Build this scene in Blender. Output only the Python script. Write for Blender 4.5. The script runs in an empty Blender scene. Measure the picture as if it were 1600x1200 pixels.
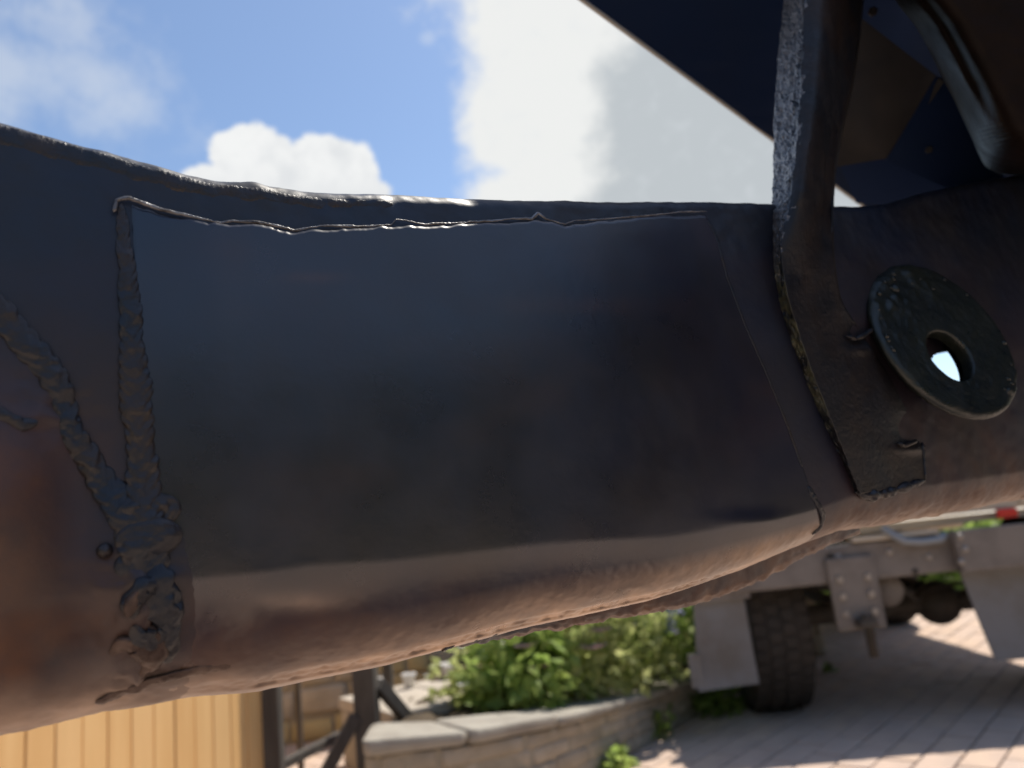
import bpy, bmesh, math, random
import numpy as np
from mathutils import Vector, Matrix

rng = np.random.default_rng(7)
random.seed(7)
scene = bpy.context.scene
col = scene.collection
rad = math.radians

# ------------------------------------------------------------------ camera
CAM_H, PITCH, ROLL, F = 0.75, rad(12.0), rad(6.2), 1202.0     # F in pixels of a 1600 px wide frame
CAM = np.array([0.0, 0.0, CAM_H])
fw = np.array([0, math.cos(PITCH), math.sin(PITCH)])
r0 = np.array([1.0, 0, 0]); u0 = np.array([0, -math.sin(PITCH), math.cos(PITCH)])
CR = math.cos(ROLL) * r0 - math.sin(ROLL) * u0
CU = math.sin(ROLL) * r0 + math.cos(ROLL) * u0
cd = bpy.data.cameras.new('camera'); cam = bpy.data.objects.new('camera', cd); col.objects.link(cam)
cam.matrix_world = Matrix(((CR[0], CU[0], -fw[0], CAM[0]), (CR[1], CU[1], -fw[1], CAM[1]),
                           (CR[2], CU[2], -fw[2], CAM[2]), (0, 0, 0, 1)))
cd.sensor_width = 36; cd.lens = F / 1600 * 36
cd.clip_start = 0.01; cd.clip_end = 3000
cd.dof.use_dof = True; cd.dof.focus_distance = 0.30; cd.dof.aperture_fstop = 10
scene.camera = cam

# ------------------------------------------------------------------ light
SUN_AZ, SUN_EL = rad(43), rad(60)          # azimuth clockwise from +Y
wd = bpy.data.worlds.new('World'); scene.world = wd; wd.use_nodes = True
sd = bpy.data.lights.new('sun', 'SUN'); sun = bpy.data.objects.new('sun', sd); col.objects.link(sun)
sd.energy = 3.4; sd.angle = rad(0.53); sd.color = (1.0, 0.93, 0.82)
sdir = Vector((math.sin(SUN_AZ) * math.cos(SUN_EL), math.cos(SUN_AZ) * math.cos(SUN_EL), math.sin(SUN_EL)))
sun.rotation_euler = sdir.to_track_quat('Z', 'Y').to_euler()
sun.location = (0, 0, 20)
vs = scene.view_settings
vs.view_transform = 'Standard'; vs.look = 'None'; vs.gamma = 1; vs.use_curve_mapping = False
vs.exposure = 0.9
SKY_STRENGTH = 0.092

def ray(px, py):
    px = np.asarray(px, float); py = np.asarray(py, float)
    return fw + np.multiply.outer((px - 800) / F, CR) + np.multiply.outer((600 - py) / F, CU)
def at(px, py, depth):
    return CAM + ray(px, py) * np.asarray(depth, float)[..., None] if np.ndim(depth) or np.ndim(px) else CAM + ray(px, py) * depth
def at_z(px, py, z):
    d = ray(px, py); k = (z - CAM_H) / d[2]; return CAM + d * k
def azel(px, py):
    d = ray(px, py); d = d / np.linalg.norm(d)
    return math.atan2(d[0], d[1]), math.asin(d[2])

# world: sky texture plus clouds laid out by compass direction and height above the horizon
def build_world():
    nt = wd.node_tree; N = nt.nodes; L = nt.links; N.clear()
    def nd(t, **k):
        n = N.new(t)
        for a, b in k.items(): setattr(n, a, b)
        return n
    def setin(sock, v):
        if isinstance(v, bpy.types.NodeSocket): L.new(v, sock)
        else: sock.default_value = v
    def m(op, a, b=0.0, c=0.0):
        n = nd('ShaderNodeMath', operation=op); setin(n.inputs[0], a); setin(n.inputs[1], b); setin(n.inputs[2], c); return n.outputs[0]
    def sm(x, a, b):
        n = nd('ShaderNodeMapRange', interpolation_type='SMOOTHSTEP'); setin(n.inputs[0], x)
        n.inputs[1].default_value = a; n.inputs[2].default_value = b; return n.outputs[0]
    def mix(f, a, b):
        n = nd('ShaderNodeMix', data_type='RGBA'); setin(n.inputs[0], f); setin(n.inputs[6], a); setin(n.inputs[7], b); return n.outputs[2]
    tc = nd('ShaderNodeTexCoord')
    g = tc.outputs['Generated']
    def noise(scale, detail, rough, w=0.0):
        mp = nd('ShaderNodeMapping'); L.new(g, mp.inputs[0]); mp.inputs[1].default_value = (w, w * .7, w * 1.3)
        n = nd('ShaderNodeTexNoise'); L.new(mp.outputs[0], n.inputs['Vector'])
        n.inputs['Scale'].default_value = scale; n.inputs['Detail'].default_value = detail; n.inputs['Roughness'].default_value = rough
        return n.outputs['Fac']
    sep = nd('ShaderNodeSeparateXYZ'); L.new(g, sep.inputs[0])
    az = m('ARCTAN2', sep.outputs[0], sep.outputs[1]); el = m('ARCSINE', sep.outputs[2])
    n1 = noise(9, 6, .62); n2 = noise(30, 5, .6, 3.1); n3 = noise(4.5, 3, .5, 7.7)
    lump = m('ADD', m('MULTIPLY', m('SUBTRACT', n1, .5), 1.0), m('MULTIPLY', m('SUBTRACT', n2, .5), .55))
    def field(blobs):
        out = None
        for px, py, rx, ry in blobs:
            a, e = azel(px, py)
            dx = m('DIVIDE', m('MULTIPLY', m('SUBTRACT', az, a), math.cos(e)), rx / F)
            dy = m('DIVIDE', m('SUBTRACT', el, e), ry / F)
            d = m('SUBTRACT', 1.0, m('SQRT', m('ADD', m('MULTIPLY', dx, dx), m('MULTIPLY', dy, dy))))
            out = d if out is None else m('SMOOTH_MAX', out, d, .12)
        return out
    small = field([(402, 252, 66, 56), (510, 268, 82, 58), (345, 292, 60, 34), (455, 300, 150, 40)])
    big = field([(850, 30, 145, 160), (835, 190, 120, 120), (865, 320, 150, 110), (1010, 130, 240, 260),
                 (1150, 300, 260, 200), (1300, 120, 300, 300), (1000, -160, 330, 200)])
    ms = sm(m('ADD', small, m('MULTIPLY', lump, .8)), .03, .17)
    mb = sm(m('ADD', big, m('MULTIPLY', lump, .85)), -.08, .34)
    # thin cloud in the west
    a, e = azel(40, 90)
    wd_ = field([(25, 115, 260, 130), (-250, 60, 330, 260), (60, 20, 220, 90)])
    wisp = m('MULTIPLY', sm(m('ADD', wd_, m('MULTIPLY', m('SUBTRACT', n1, .5), 2.4)), .15, 1.05), .5)
    puff = m('MULTIPLY', sm(m('ADD', field([(668, 60, 22, 18)]), m('MULTIPLY', lump, .5)), .2, .9), .3)
    # the rest of the sky: the same broken cumulus
    open_ = field([(450, 60, 560, 500)])
    rest = m('MULTIPLY', sm(n3, .58, .72), sm(m('MULTIPLY', open_, -1.0), -.15, .25))
    rest = m('MULTIPLY', rest, .85)
    sky = nd('ShaderNodeTexSky', sky_type='NISHITA'); sky.sun_disc = False
    sky.sun_elevation = SUN_EL; sky.sun_rotation = SUN_AZ
    sky.air_density = 1.0; sky.dust_density = 0.45; sky.ozone_density = 1.0; sky.altitude = 50
    k = 1.0 / (SKY_STRENGTH * 2 ** vs.exposure)
    def c(r, g_, b): return (r * k, g_ * k, b * k, 1)
    # body shading of the large cloud: white fringe, grey core where it is thick
    a1, e1 = azel(1120, 190)
    core = field([(1085, 170, 175, 150), (1060, 300, 160, 60), (1250, 200, 200, 200)])
    grey = sm(m('ADD', core, m('MULTIPLY', lump, .75)), -.06, .34)
    bigcol = mix(grey, c(.86, .87, .86), c(.53, .57, .60))
    bigcol = mix(m('MULTIPLY', sm(n2, .5, .75), .25), bigcol, c(.74, .78, .82))
    base = sm(m('SUBTRACT', el, azel(450, 292)[1]), -.035, .03)
    smallcol = mix(m('MULTIPLY', base, sm(n2, .25, .6)), c(.76, .78, .80), c(.90, .91, .91))
    restcol = mix(sm(n1, .4, .7), c(.8, .82, .84), c(.55, .58, .63))
    x = mix(rest, sky.outputs[0], restcol)
    x = mix(wisp, x, c(.74, .78, .83)); x = mix(puff, x, c(.75, .8, .87))
    x = mix(mb, x, bigcol); x = mix(ms, x, smallcol)
    bg = nd('ShaderNodeBackground'); L.new(x, bg.inputs[0]); bg.inputs[1].default_value = SKY_STRENGTH
    out = nd('ShaderNodeOutputWorld'); L.new(bg.outputs[0], out.inputs[0])
build_world()

# ------------------------------------------------------------------ helpers
def vnoise(p, seed=0):
    p = np.asarray(p, float); i = np.floor(p).astype(np.int64); f = p - i; f = f * f * (3 - 2 * f)
    def h(o):
        q = i + np.array(o)
        n = (q[..., 0] * 374761393 + q[..., 1] * 668265263 + q[..., 2] * 2147483647 + seed * 974711) & 0xffffffff
        n = ((n ^ (n >> 13)) * 1274126177) & 0xffffffff
        n = ((n ^ (n >> 16)) * 2246822519) & 0xffffffff
        return ((n ^ (n >> 15)) & 0xffff) / 65535.0
    r = 0
    for a in (0, 1):
        for b in (0, 1):
            for c in (0, 1):
                w = (f[..., 0] if a else 1 - f[..., 0]) * (f[..., 1] if b else 1 - f[..., 1]) * (f[..., 2] if c else 1 - f[..., 2])
                r = r + w * h((a, b, c))
    return r * 2 - 1
def fbm(p, scale, oct=4, seed=0, gain=.5):
    r = 0; a = 1.0; p = np.asarray(p, float) * scale
    for o in range(oct):
        r = r + a * vnoise(p, seed + o); p = p * 2.03 + 11.3; a *= gain
    return r

ORG = {}
def thing(name, label=None, cat=None, loc=(0, 0, 0), group=None, kind=None):
    o = bpy.data.objects.new(name, None); col.objects.link(o); o.location = loc
    o.empty_display_size = .05
    ORG[o.name] = np.array(loc, float); tag(o, label, cat, group, kind); return o
def tag(o, label=None, cat=None, group=None, kind=None):
    if label: o['label'] = label
    if cat: o['category'] = cat
    if group: o['group'] = group
    if kind: o['kind'] = kind
    return o
def mk(name, v, f, mat, parent=None, smooth=True, base=None, attrs=None, **kw):
    """v in world metres; the object's origin is its parent's, or base"""
    v = np.asarray(v, float).reshape(-1, 3)
    o0 = ORG[parent.name] if parent is not None else (np.asarray(base, float) if base is not None else np.zeros(3))
    me = bpy.data.meshes.new(name)
    if isinstance(f, np.ndarray): f = f.tolist()
    me.from_pydata((v - o0).tolist(), [], f); me.update()
    if smooth: me.polygons.foreach_set('use_smooth', [True] * len(me.polygons))
    for an, av in (attrs or {}).items():
        at_ = me.attributes.new(an, 'FLOAT', 'POINT'); at_.data.foreach_set('value', np.asarray(av, np.float32))
    if mat: me.materials.append(mat)
    o = bpy.data.objects.new(name, me); col.objects.link(o)
    if parent is not None: o.parent = parent
    else: o.location = o0
    ORG[o.name] = o0; tag(o, **kw); return o
def grid_faces(nu, nv, closed_v=False, keep=None):
    i = np.arange(nu - 1)[:, None]; j = np.arange(nv if closed_v else nv - 1)[None, :]
    a = i * nv + j; b = (i + 1) * nv + j; j2 = (j + 1) % nv
    c = (i + 1) * nv + j2; d = i * nv + j2
    q = np.stack([a + 0 * d, b + 0 * d, c, d], -1).reshape(-1, 4)
    return q
def bbox_mesh(sx, sy, sz, bev=0.0, seg=2):
    bm = bmesh.new(); bmesh.ops.create_cube(bm, size=1)
    for v in bm.verts: v.co = Vector((v.co.x * sx, v.co.y * sy, v.co.z * sz))
    if bev > 0: bmesh.ops.bevel(bm, geom=list(bm.edges), offset=min(bev, .45 * min(sx, sy, sz)), segments=seg, affect='EDGES', profile=.6)
    v = np.array([x.co[:] for x in bm.verts]); bm.verts.index_update()
    f = [[x.index for x in p.verts] for p in bm.faces]; bm.free(); return v, f
def box(name, lo, hi, mat, parent=None, bev=.004, T=None, **kw):
    lo = np.array(lo, float); hi = np.array(hi, float)
    v, f = bbox_mesh(*(hi - lo), bev); v = v + (lo + hi) / 2
    if T is not None: v = T(v)
    return mk(name, v, f, mat, parent, smooth=False, **kw)
def beam(name, a, b, w, d, mat, parent=None, bev=.003, up=(0, 0, 1), **kw):
    a = np.array(a, float); b = np.array(b, float); ax = b - a; ln = np.linalg.norm(ax); ax /= ln
    u = np.array(up, float)
    if abs(ax @ u) > .95: u = np.array([0, 1.0, 0])
    s = np.cross(ax, u); s /= np.linalg.norm(s); t = np.cross(s, ax)
    v, f = bbox_mesh(w, d, ln, bev)
    return mk(name, (a + b) / 2 + v[:, :1] * s + v[:, 1:2] * t + v[:, 2:] * ax, f, mat, parent, smooth=False, **kw)
def tube_vf(pts, r, n=10, cap=True):
    pts = np.asarray(pts, float); r = np.broadcast_to(np.asarray(r, float), (len(pts),))
    tn = np.gradient(pts, axis=0); tn /= np.linalg.norm(tn, axis=1)[:, None]
    u = np.array([0, 0, 1.0]) if abs(tn[0][2]) < .9 else np.array([1.0, 0, 0])
    V = []
    for p, t, rr in zip(pts, tn, r):
        s = np.cross(t, u); s /= np.linalg.norm(s); u = np.cross(s, t)
        a = np.arange(n) * 2 * math.pi / n
        V.append(p + rr * (np.cos(a)[:, None] * s + np.sin(a)[:, None] * u))
    V = np.concatenate(V); fs = grid_faces(len(pts), n, True).tolist()
    if cap: fs += [list(range(n))[::-1], list(range((len(pts) - 1) * n, len(pts) * n))]
    return V, fs
def tube(name, pts, r, mat, parent=None, n=10, **kw):
    v, f = tube_vf(pts, r, n); return mk(name, v, f, mat, parent, **kw)
def lathe_vf(prof, c, ax, n=40, closed=True):
    """prof: list of (radius, along)"""
    ax = np.array(ax, float); ax /= np.linalg.norm(ax)
    u = np.cross(ax, [0, 0, 1.0] if abs(ax[2]) < .9 else [1.0, 0, 0]); u /= np.linalg.norm(u); w = np.cross(ax, u)
    a = np.arange(n) * 2 * math.pi / n
    V = np.concatenate([np.array(c) + h * ax + r * (np.cos(a)[:, None] * u + np.sin(a)[:, None] * w) for r, h in prof])
    m_ = len(prof); i = np.arange(m_ if closed else m_ - 1)[:, None]; j = np.arange(n)[None, :]; i2 = (i + 1) % m_; j2 = (j + 1) % n
    q = np.stack([i * n + j, i * n + j2, i2 * n + j2, i2 * n + j], -1).reshape(-1, 4)
    return V, q.tolist()
def join_vf(parts):
    V = []; Fc = []; o = 0
    for v, f in parts:
        V.append(np.asarray(v)); Fc += [[i + o for i in p] for p in f]; o += len(v)
    return np.concatenate(V), Fc

# ------------------------------------------------------------------ materials
def mat(name, base, rough=.6, spec=.5, metal=0.0, var=None, var_scale=8, var_lo=.4, var_hi=.65, bump=0.0, bump_scale=200,
        rough_var=0.0, attr=None, attr_col=None, bare_glow=None, detail=5, trans=0.0, coords='Object', stretch=None, coat=0.0):
    m_ = bpy.data.materials.new(name); m_.use_nodes = True; nt = m_.node_tree; N = nt.nodes; L = nt.links
    b = N['Principled BSDF']; b.inputs['Roughness'].default_value = rough
    b.inputs['Specular IOR Level'].default_value = spec; b.inputs['Metallic'].default_value = metal
    b.inputs['Coat Weight'].default_value = coat; b.inputs['Coat Roughness'].default_value = .25
    tc = N.new('ShaderNodeTexCoord'); vec = tc.outputs[coords]
    if stretch:
        mp = N.new('ShaderNodeMapping'); mp.inputs[3].default_value = stretch; L.new(vec, mp.inputs[0]); vec = mp.outputs[0]
    def noise(s, d=detail, r=.6):
        n = N.new('ShaderNodeTexNoise'); n.inputs['Scale'].default_value = s; n.inputs['Detail'].default_value = d
        n.inputs['Roughness'].default_value = r; L.new(vec, n.inputs['Vector']); return n.outputs['Fac']
    def mr(x, a, c_, lo=0.0, hi=1.0):
        n = N.new('ShaderNodeMapRange'); L.new(x, n.inputs[0]); n.inputs[1].default_value = a; n.inputs[2].default_value = c_
        n.inputs[3].default_value = lo; n.inputs[4].default_value = hi; return n.outputs[0]
    def mix(f, a, c_):
        n = N.new('ShaderNodeMix'); n.data_type = 'RGBA'
        for s, v in ((n.inputs[0], f), (n.inputs[6], a), (n.inputs[7], c_)):
            if isinstance(v, bpy.types.NodeSocket): L.new(v, s)
            else: s.default_value = v if not isinstance(v, tuple) or len(v) == 4 else (*v, 1)
        return n.outputs[2]
    cur = (*base, 1)
    if var: cur = mix(mr(noise(var_scale), var_lo, var_hi), cur, var)
    if attr:
        an = N.new('ShaderNodeAttribute'); an.attribute_name = attr
        ad = N.new('ShaderNodeMath'); ad.operation = 'MULTIPLY'; L.new(mr(noise(var_scale * 3.1), .25, .75, .35, 1.65), ad.inputs[0]); L.new(an.outputs['Fac'], ad.inputs[1])
        cur = mix(mr(ad.outputs[0], .0, 1.0), cur, attr_col)
    if bare_glow:
        an = N.new('ShaderNodeAttribute'); an.attribute_name = 'bare_glow'
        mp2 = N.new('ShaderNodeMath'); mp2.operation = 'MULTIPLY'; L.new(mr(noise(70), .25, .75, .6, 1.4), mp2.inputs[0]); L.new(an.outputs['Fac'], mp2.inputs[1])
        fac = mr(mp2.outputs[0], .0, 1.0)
        cur = mix(fac, cur, bare_glow); L.new(mr(fac, 0, 1, 0, .75), b.inputs['Metallic'])
    if isinstance(cur, bpy.types.NodeSocket): L.new(cur, b.inputs['Base Color'])
    else: b.inputs['Base Color'].default_value = cur
    if rough_var: L.new(mr(noise(var_scale * 2.3), .3, .7, max(0, rough - rough_var), min(1, rough + rough_var)), b.inputs['Roughness'])
    if bump:
        bn = N.new('ShaderNodeBump'); bn.inputs['Strength'].default_value = 1.0; bn.inputs['Distance'].default_value = bump
        L.new(noise(bump_scale, 4), bn.inputs['Height']); L.new(bn.outputs[0], b.inputs['Normal'])
    if trans:
        t = N.new('ShaderNodeBsdfTranslucent'); mx = N.new('ShaderNodeMixShader'); mx.inputs[0].default_value = trans
        if isinstance(cur, bpy.types.NodeSocket): L.new(cur, t.inputs[0])
        else: t.inputs[0].default_value = cur
        out = N['Material Output']; L.new(b.outputs[0], mx.inputs[1]); L.new(t.outputs[0], mx.inputs[2]); L.new(mx.outputs[0], out.inputs[0])
    return m_

M = {}
M['rail'] = mat('chassis_paint', (.004, .009, .025), .48, .65, bare_glow=(.40, .295, .225), var=(.010, .010, .014), var_scale=14, rough_var=.08, bump=.00010, bump_scale=420,
                attr='rust_glow', attr_col=(.105, .040, .015))
M['patch'] = mat('patch_paint', (.0035, .0085, .025), .31, 1.0, bare_glow=(.50, .35, .245), var=(.008, .008, .012), var_scale=11, rough_var=.06, bump=.00004, bump_scale=420,
                 attr='rust_glow', attr_col=(.105, .042, .017))
M['weld'] = mat('weld_metal', (.007, .009, .016), .42, .6, var=(.024, .016, .013), var_scale=60, rough_var=.12, bump=.0003, bump_scale=700)
M['tan'] = mat('torn_bare_steel', (.13, .085, .065), .42, .5, metal=.35, var=(.055, .032, .024), var_scale=70, rough_var=.1, bump=.0005, bump_scale=420)
M['glint'] = mat('glint_weld', (.22, .22, .23), .35, .6, metal=.5, var=(.05, .04, .035), var_scale=140, bump=.0002, bump_scale=900)  # paler weld metal imitating sun glints along the top bead
M['flake_glint'] = mat('flaking_rust_glint', (.045, .043, .045), .38, .9, var=(.22, .20, .19), var_lo=.48, var_hi=.72, var_scale=520, rough_var=.15, bump=.0012, bump_scale=500, attr='lichen', attr_col=(.15, .14, .07))  # pale specks imitate sparkle on the lit flaking edge
M['bracket'] = mat('bracket_paint', (.006, .007, .011), .5, .45, var=(.018, .011, .008), var_scale=30, rough_var=.1, bump=.0005, bump_scale=300, attr='lichen', attr_col=(.14, .13, .065))
M['boss'] = mat('underseal', (.008, .011, .010), .36, .6, var=(.015, .018, .013), var_scale=40, rough_var=.12, bump=.0004, bump_scale=350)
M['floorpan'] = mat('floorpan_paint', (.007, .017, .052), .8, .08, var=(.009, .018, .045), var_scale=6, rough_var=.06)
M['edge'] = mat('bare_edge', (.3, .29, .27), .5, .5)
M['inner'] = mat('inner_panel', (.016, .014, .014), .6, .25, var=(.009, .009, .012), var_scale=25, rough_var=.1)
M['tower'] = mat('tower_paint', (.008, .005, .004), .5, .1, var=(.014, .008, .006), var_scale=18, rough_var=.1, bump=.0003, bump_scale=260)
M['paver'] = mat('paver', (.50, .38, .305), .85, .3, var=(.43, .33, .27), var_scale=5, bump=.002, bump_scale=160)
M['paver2'] = mat('paver_b', (.52, .39, .30), .85, .3, var=(.45, .34, .275), var_scale=7, bump=.002, bump_scale=160)
M['paver3'] = mat('paver_c', (.47, .365, .30), .85, .3, var=(.51, .39, .315), var_scale=6, bump=.002, bump_scale=160)
M['joint'] = mat('joint_sand', (.27, .215, .175), .95, .2, var=(.21, .175, .145), var_scale=20, bump=.003, bump_scale=90)
M['ground'] = mat('garden_ground', (.06, .08, .03), .95, .2, var=(.12, .1, .06), var_scale=.8)
M['added_hill'] = mat('added_wooded_hill', (.03, .045, .018), .95, .1, var=(.05, .055, .025), var_scale=.3)
M['soil'] = mat('soil', (.06, .045, .03), .95, .2, var=(.1, .075, .05), var_scale=15, bump=.01, bump_scale=40)
M['stone'] = mat('stone', (.36, .31, .24), .9, .3, var=(.29, .25, .19), var_scale=9, bump=.004, bump_scale=60)
M['stone2'] = mat('stone_ochre', (.48, .38, .19), .9, .3, var=(.40, .32, .18), var_scale=9, bump=.004, bump_scale=60)
M['stone3'] = mat('stone_grey', (.42, .36, .28), .9, .3, var=(.34, .29, .22), var_scale=9, bump=.004, bump_scale=60)
M['coping'] = mat('coping_stone', (.32, .295, .25), .88, .3, var=(.25, .225, .19), var_scale=10, bump=.004, bump_scale=60)
M['mortar'] = mat('mortar', (.33, .29, .22), .95, .2, var=(.27, .235, .18), var_scale=20, bump=.004, bump_scale=60)
M['clad'] = mat('cladding', (.80, .52, .24), .6, .3, var=(.74, .47, .21), var_scale=3, var_lo=.3, var_hi=.7, stretch=(6, 6, .5))
M['clad2'] = mat('cladding_b', (.72, .44, .185), .6, .3, var=(.79, .51, .23), var_scale=3, stretch=(6, 6, .5))
M['timber'] = mat('dark_timber', (.06, .052, .046), .75, .3, var=(.09, .08, .07), var_scale=12, stretch=(4, 4, .6))
M['roof'] = mat('roof_felt', (.05, .05, .05), .9, .3)
M['concrete'] = mat('concrete_slab', (.42, .37, .31), .9, .3, var=(.33, .29, .24), var_scale=8)
M['leaf'] = mat('leaf', (.25, .36, .085), .55, .3, var=(.36, .44, .13), var_scale=9, trans=.6)
M['leaf2'] = mat('leaf_pale', (.38, .44, .15), .55, .3, var=(.48, .5, .22), var_scale=9, trans=.6)
M['leaf3'] = mat('leaf_deep', (.10, .20, .04), .5, .4, var=(.17, .27, .06), var_scale=9, trans=.6)
M['stem'] = mat('stem', (.1, .13, .04), .6, .3)
M['blue'] = mat('petal_blue', (.25, .24, .5), .6, .3, trans=.35)
M['pink'] = mat('petal_pink', (.55, .38, .4), .6, .3, trans=.35)
M['white'] = mat('petal_white', (.7, .68, .66), .6, .3, trans=.3)
M['red'] = mat('petal_red', (.45, .07, .05), .6, .3, trans=.3)
M['galv'] = mat('galvanised_grey', (.21, .185, .165), .6, .4, var=(.15, .13, .115), var_scale=9)
M['flap'] = mat('grey_rubber', (.20, .20, .205), .65, .35, var=(.15, .135, .12), var_scale=5, bump=.001, bump_scale=40)
M['tyre'] = mat('tyre_rubber', (.045, .04, .036), .8, .3, var=(.06, .05, .042), var_scale=12)
M['rim'] = mat('rim_paint', (.5, .48, .42), .5, .5)
M['dark'] = mat('dark_steel', (.05, .045, .04), .6, .4, var=(.08, .065, .052), var_scale=14)
M['cream'] = mat('cream_paint', (.5, .43, .33), .4, .5)
M['bar'] = mat('blue_grey_bar', (.24, .26, .28), .4, .5)
M['redlens'] = mat('red_lens', (.6, .03, .02), .25, .6)
M['glass'] = mat('dark_glass', (.02, .025, .03), .05, .9)
M['bolt'] = mat('bolt_zinc', (.34, .31, .28), .4, .5, metal=.5)

# ================================================================== THE SETTING
# ground to the horizon
mk('ground', [(-1500, -1500, -.06), (1500, -1500, -.06), (1500, 1500, -.06), (-1500, 1500, -.06)], [[0, 1, 2, 3]], M['ground'], smooth=False, kind='structure')
# unseen wooded ring, added and raised behind the camera to darken the rail's reflection
def added_hills():
    n = 360; V = []
    for i in range(n):
        a = 2 * math.pi * i / n
        back = .5 - .5 * math.cos(a)                       # a = 0 looks along +Y
        az_ = abs((math.degrees(a) + 180) % 360 - 180); ramp = min(max((az_ - 55) / 30, 0), 1); ramp = ramp * ramp * (3 - 2 * ramp)
        h = 2.0 + 22.0 * ramp + 2.6 * float(fbm(np.array([math.cos(a), math.sin(a), .3]), 4.0, 5, 3)) * (.3 + back)
        for rr, hh in ((70, -.1), (76, .55 * h), (84, h), (120, .9 * h), (150, -.1)):
            V.append((rr * math.sin(a), rr * math.cos(a), hh))
    V = np.array(V).reshape(n, 5, 3); V = np.concatenate([V, V[:1]])
    mk('added_hill', V, grid_faces(n + 1, 5), M['added_hill'], kind='structure')
added_hills()

# block paving laid at 40 degrees to the camera
PA = rad(40)
pu = np.array([math.sin(PA), math.cos(PA), 0]); pv = np.array([math.cos(PA), -math.sin(PA), 0])
paving = mk('paving', [(-7, -7, -.012), (9, -7, -.012), (9, 9, -.012), (-7, 9, -.012)], [[0, 1, 2, 3]], M['joint'], smooth=False, kind='structure')
def pavers():
    BL, BW, J = .21, .105, .006
    v, f = bbox_mesh(BL - J, BW - J, .03, .005, 2)
    protos = []
    for k, mt in enumerate(('paver', 'paver2', 'paver3')):
        me = bpy.data.meshes.new('paver'); me.from_pydata(v.tolist(), [], f); me.materials.append(M[mt]); protos.append(me)
    cand = []
    for j in range(-75, 76):
        for i in range(-38, 40):
            c = pu * ((i + (.5 if j % 2 else 0)) * BL) + pv * (j * BW)
            if not (-4 < c[0] < 6.2 and -4.5 < c[1] < 7.5): continue
            d = c - CAM; z = d @ fw; size = 0
            if z > .4:
                px = 800 + F * (d @ CR) / z; py = 600 - F * (d @ CU) / z
                if 900 < px < 1680 and 900 < py < 1260: size = 1 / z
            cand.append((size, c))
    cand.sort(key=lambda x: -x[0])
    rot = math.atan2(pu[1], pu[0])
    one, rest = [x for x in cand[:300] if x[0] > 0], cand
    rest = cand[len(one):]
    for s, c in one:
        o = bpy.data.objects.new('paver', random.choice(protos)); col.objects.link(o); o.parent = paving
        o.location = (c[0], c[1], -.015 + random.uniform(-.0015, .0015)); o.rotation_euler = (random.uniform(-.006, .006), random.uniform(-.006, .006), rot + random.uniform(-.008, .008))
    # the others, too many to count: one part
    vb, fb = bbox_mesh(BL - J, BW - J, .03, .004, 1)
    R = np.array([[math.cos(rot), -math.sin(rot), 0], [math.sin(rot), math.cos(rot), 0], [0, 0, 1]])
    vb = vb @ R.T; V = []; Fc = []; fb = [np.array(x) for x in fb]; k = 0; mi = []
    for s, c in rest:
        V.append(vb + c + np.array([0, 0, -.015 + random.uniform(-.0015, .0015)]))
        q = random.randrange(3)
        for x in fb: Fc.append((x + k).tolist()); mi.append(q)
        k += len(vb)
    o = mk('paver', np.concatenate(V), Fc, M['paver'], paving, smooth=False, kind='stuff')
    o.data.materials.append(M['paver2']); o.data.materials.append(M['paver3']); o.data.polygons.foreach_set('material_index', mi)
pavers()

# ------------------------------------------------------------------ raised bed: curved dry stone wall with flat coping
BED = [(1165, 1040, .10), (1085, 1061, .135), (1020, 1079, .17), (960, 1096, .195), (890, 1113, .22), (820, 1128, .24), (760, 1137, .253), (700, 1145, .265), (630, 1152, .274), (565, 1157, .28)]
bedp = np.array([at_z(a, b, z) for a, b, z in BED])
def smooth_path(p, n):
    d = np.concatenate([[0], np.cumsum(np.linalg.norm(np.diff(p, axis=0), axis=1))]); t = np.linspace(0, d[-1], n)
    q = np.stack([np.interp(t, d, p[:, k]) for k in range(3)], 1)
    for _ in range(6): q[1:-1] = .25 * q[:-2] + .5 * q[1:-1] + .25 * q[2:]
    return q, d[-1]
bq, blen = smooth_path(bedp, 200)
bt = np.gradient(bq, axis=0); bt[:, 2] = 0; bt /= np.linalg.norm(bt, axis=1)[:, None]
bn = np.stack([bt[:, 1], -bt[:, 0], 0 * bt[:, 0]], 1)              # to one side
if (bn[100] @ (CAM - bq[100])) < 0: bn = -bn                       # towards the path
def bed_at(l, out, z):
    i = np.clip(np.asarray(l) / blen * 199, 0, 199); k = np.arange(200)
    P = np.stack([np.interp(i, k, bq[:, a]) for a in (0, 1)], -1); Nn = np.stack([np.interp(i, k, bn[:, a]) for a in (0, 1)], -1)
    zt = np.interp(i, k, bq[:, 2])
    return np.concatenate([P + Nn * np.asarray(out)[..., None], (z * zt)[..., None]], -1), zt
def rock(l0, l1, o0, o1, z0, z1, seed, amp=.006, scale=28):
    """rounded uneven block between bed-wall coordinates (z as a share of the wall height)"""
    n = 4; V = []; Fc = []
    v, f = bbox_mesh(1, 1, 1, .09, 2)
    l = l0 + (v[:, 0] + .5) * (l1 - l0); o = o0 + (v[:, 1] + .5) * (o1 - o0); z = z0 + (v[:, 2] + .5) * (z1 - z0)
    P, zt = bed_at(l, o, z)
    return P + amp * np.stack([fbm(P + 5 * k, scale, 2, seed) for k in range(3)], -1), f
bed = thing('raised_bed_wall', 'low curved stone wall with pale coping holding the flower bed', 'wall', loc=(*bq[100][:2], 0))
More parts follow.
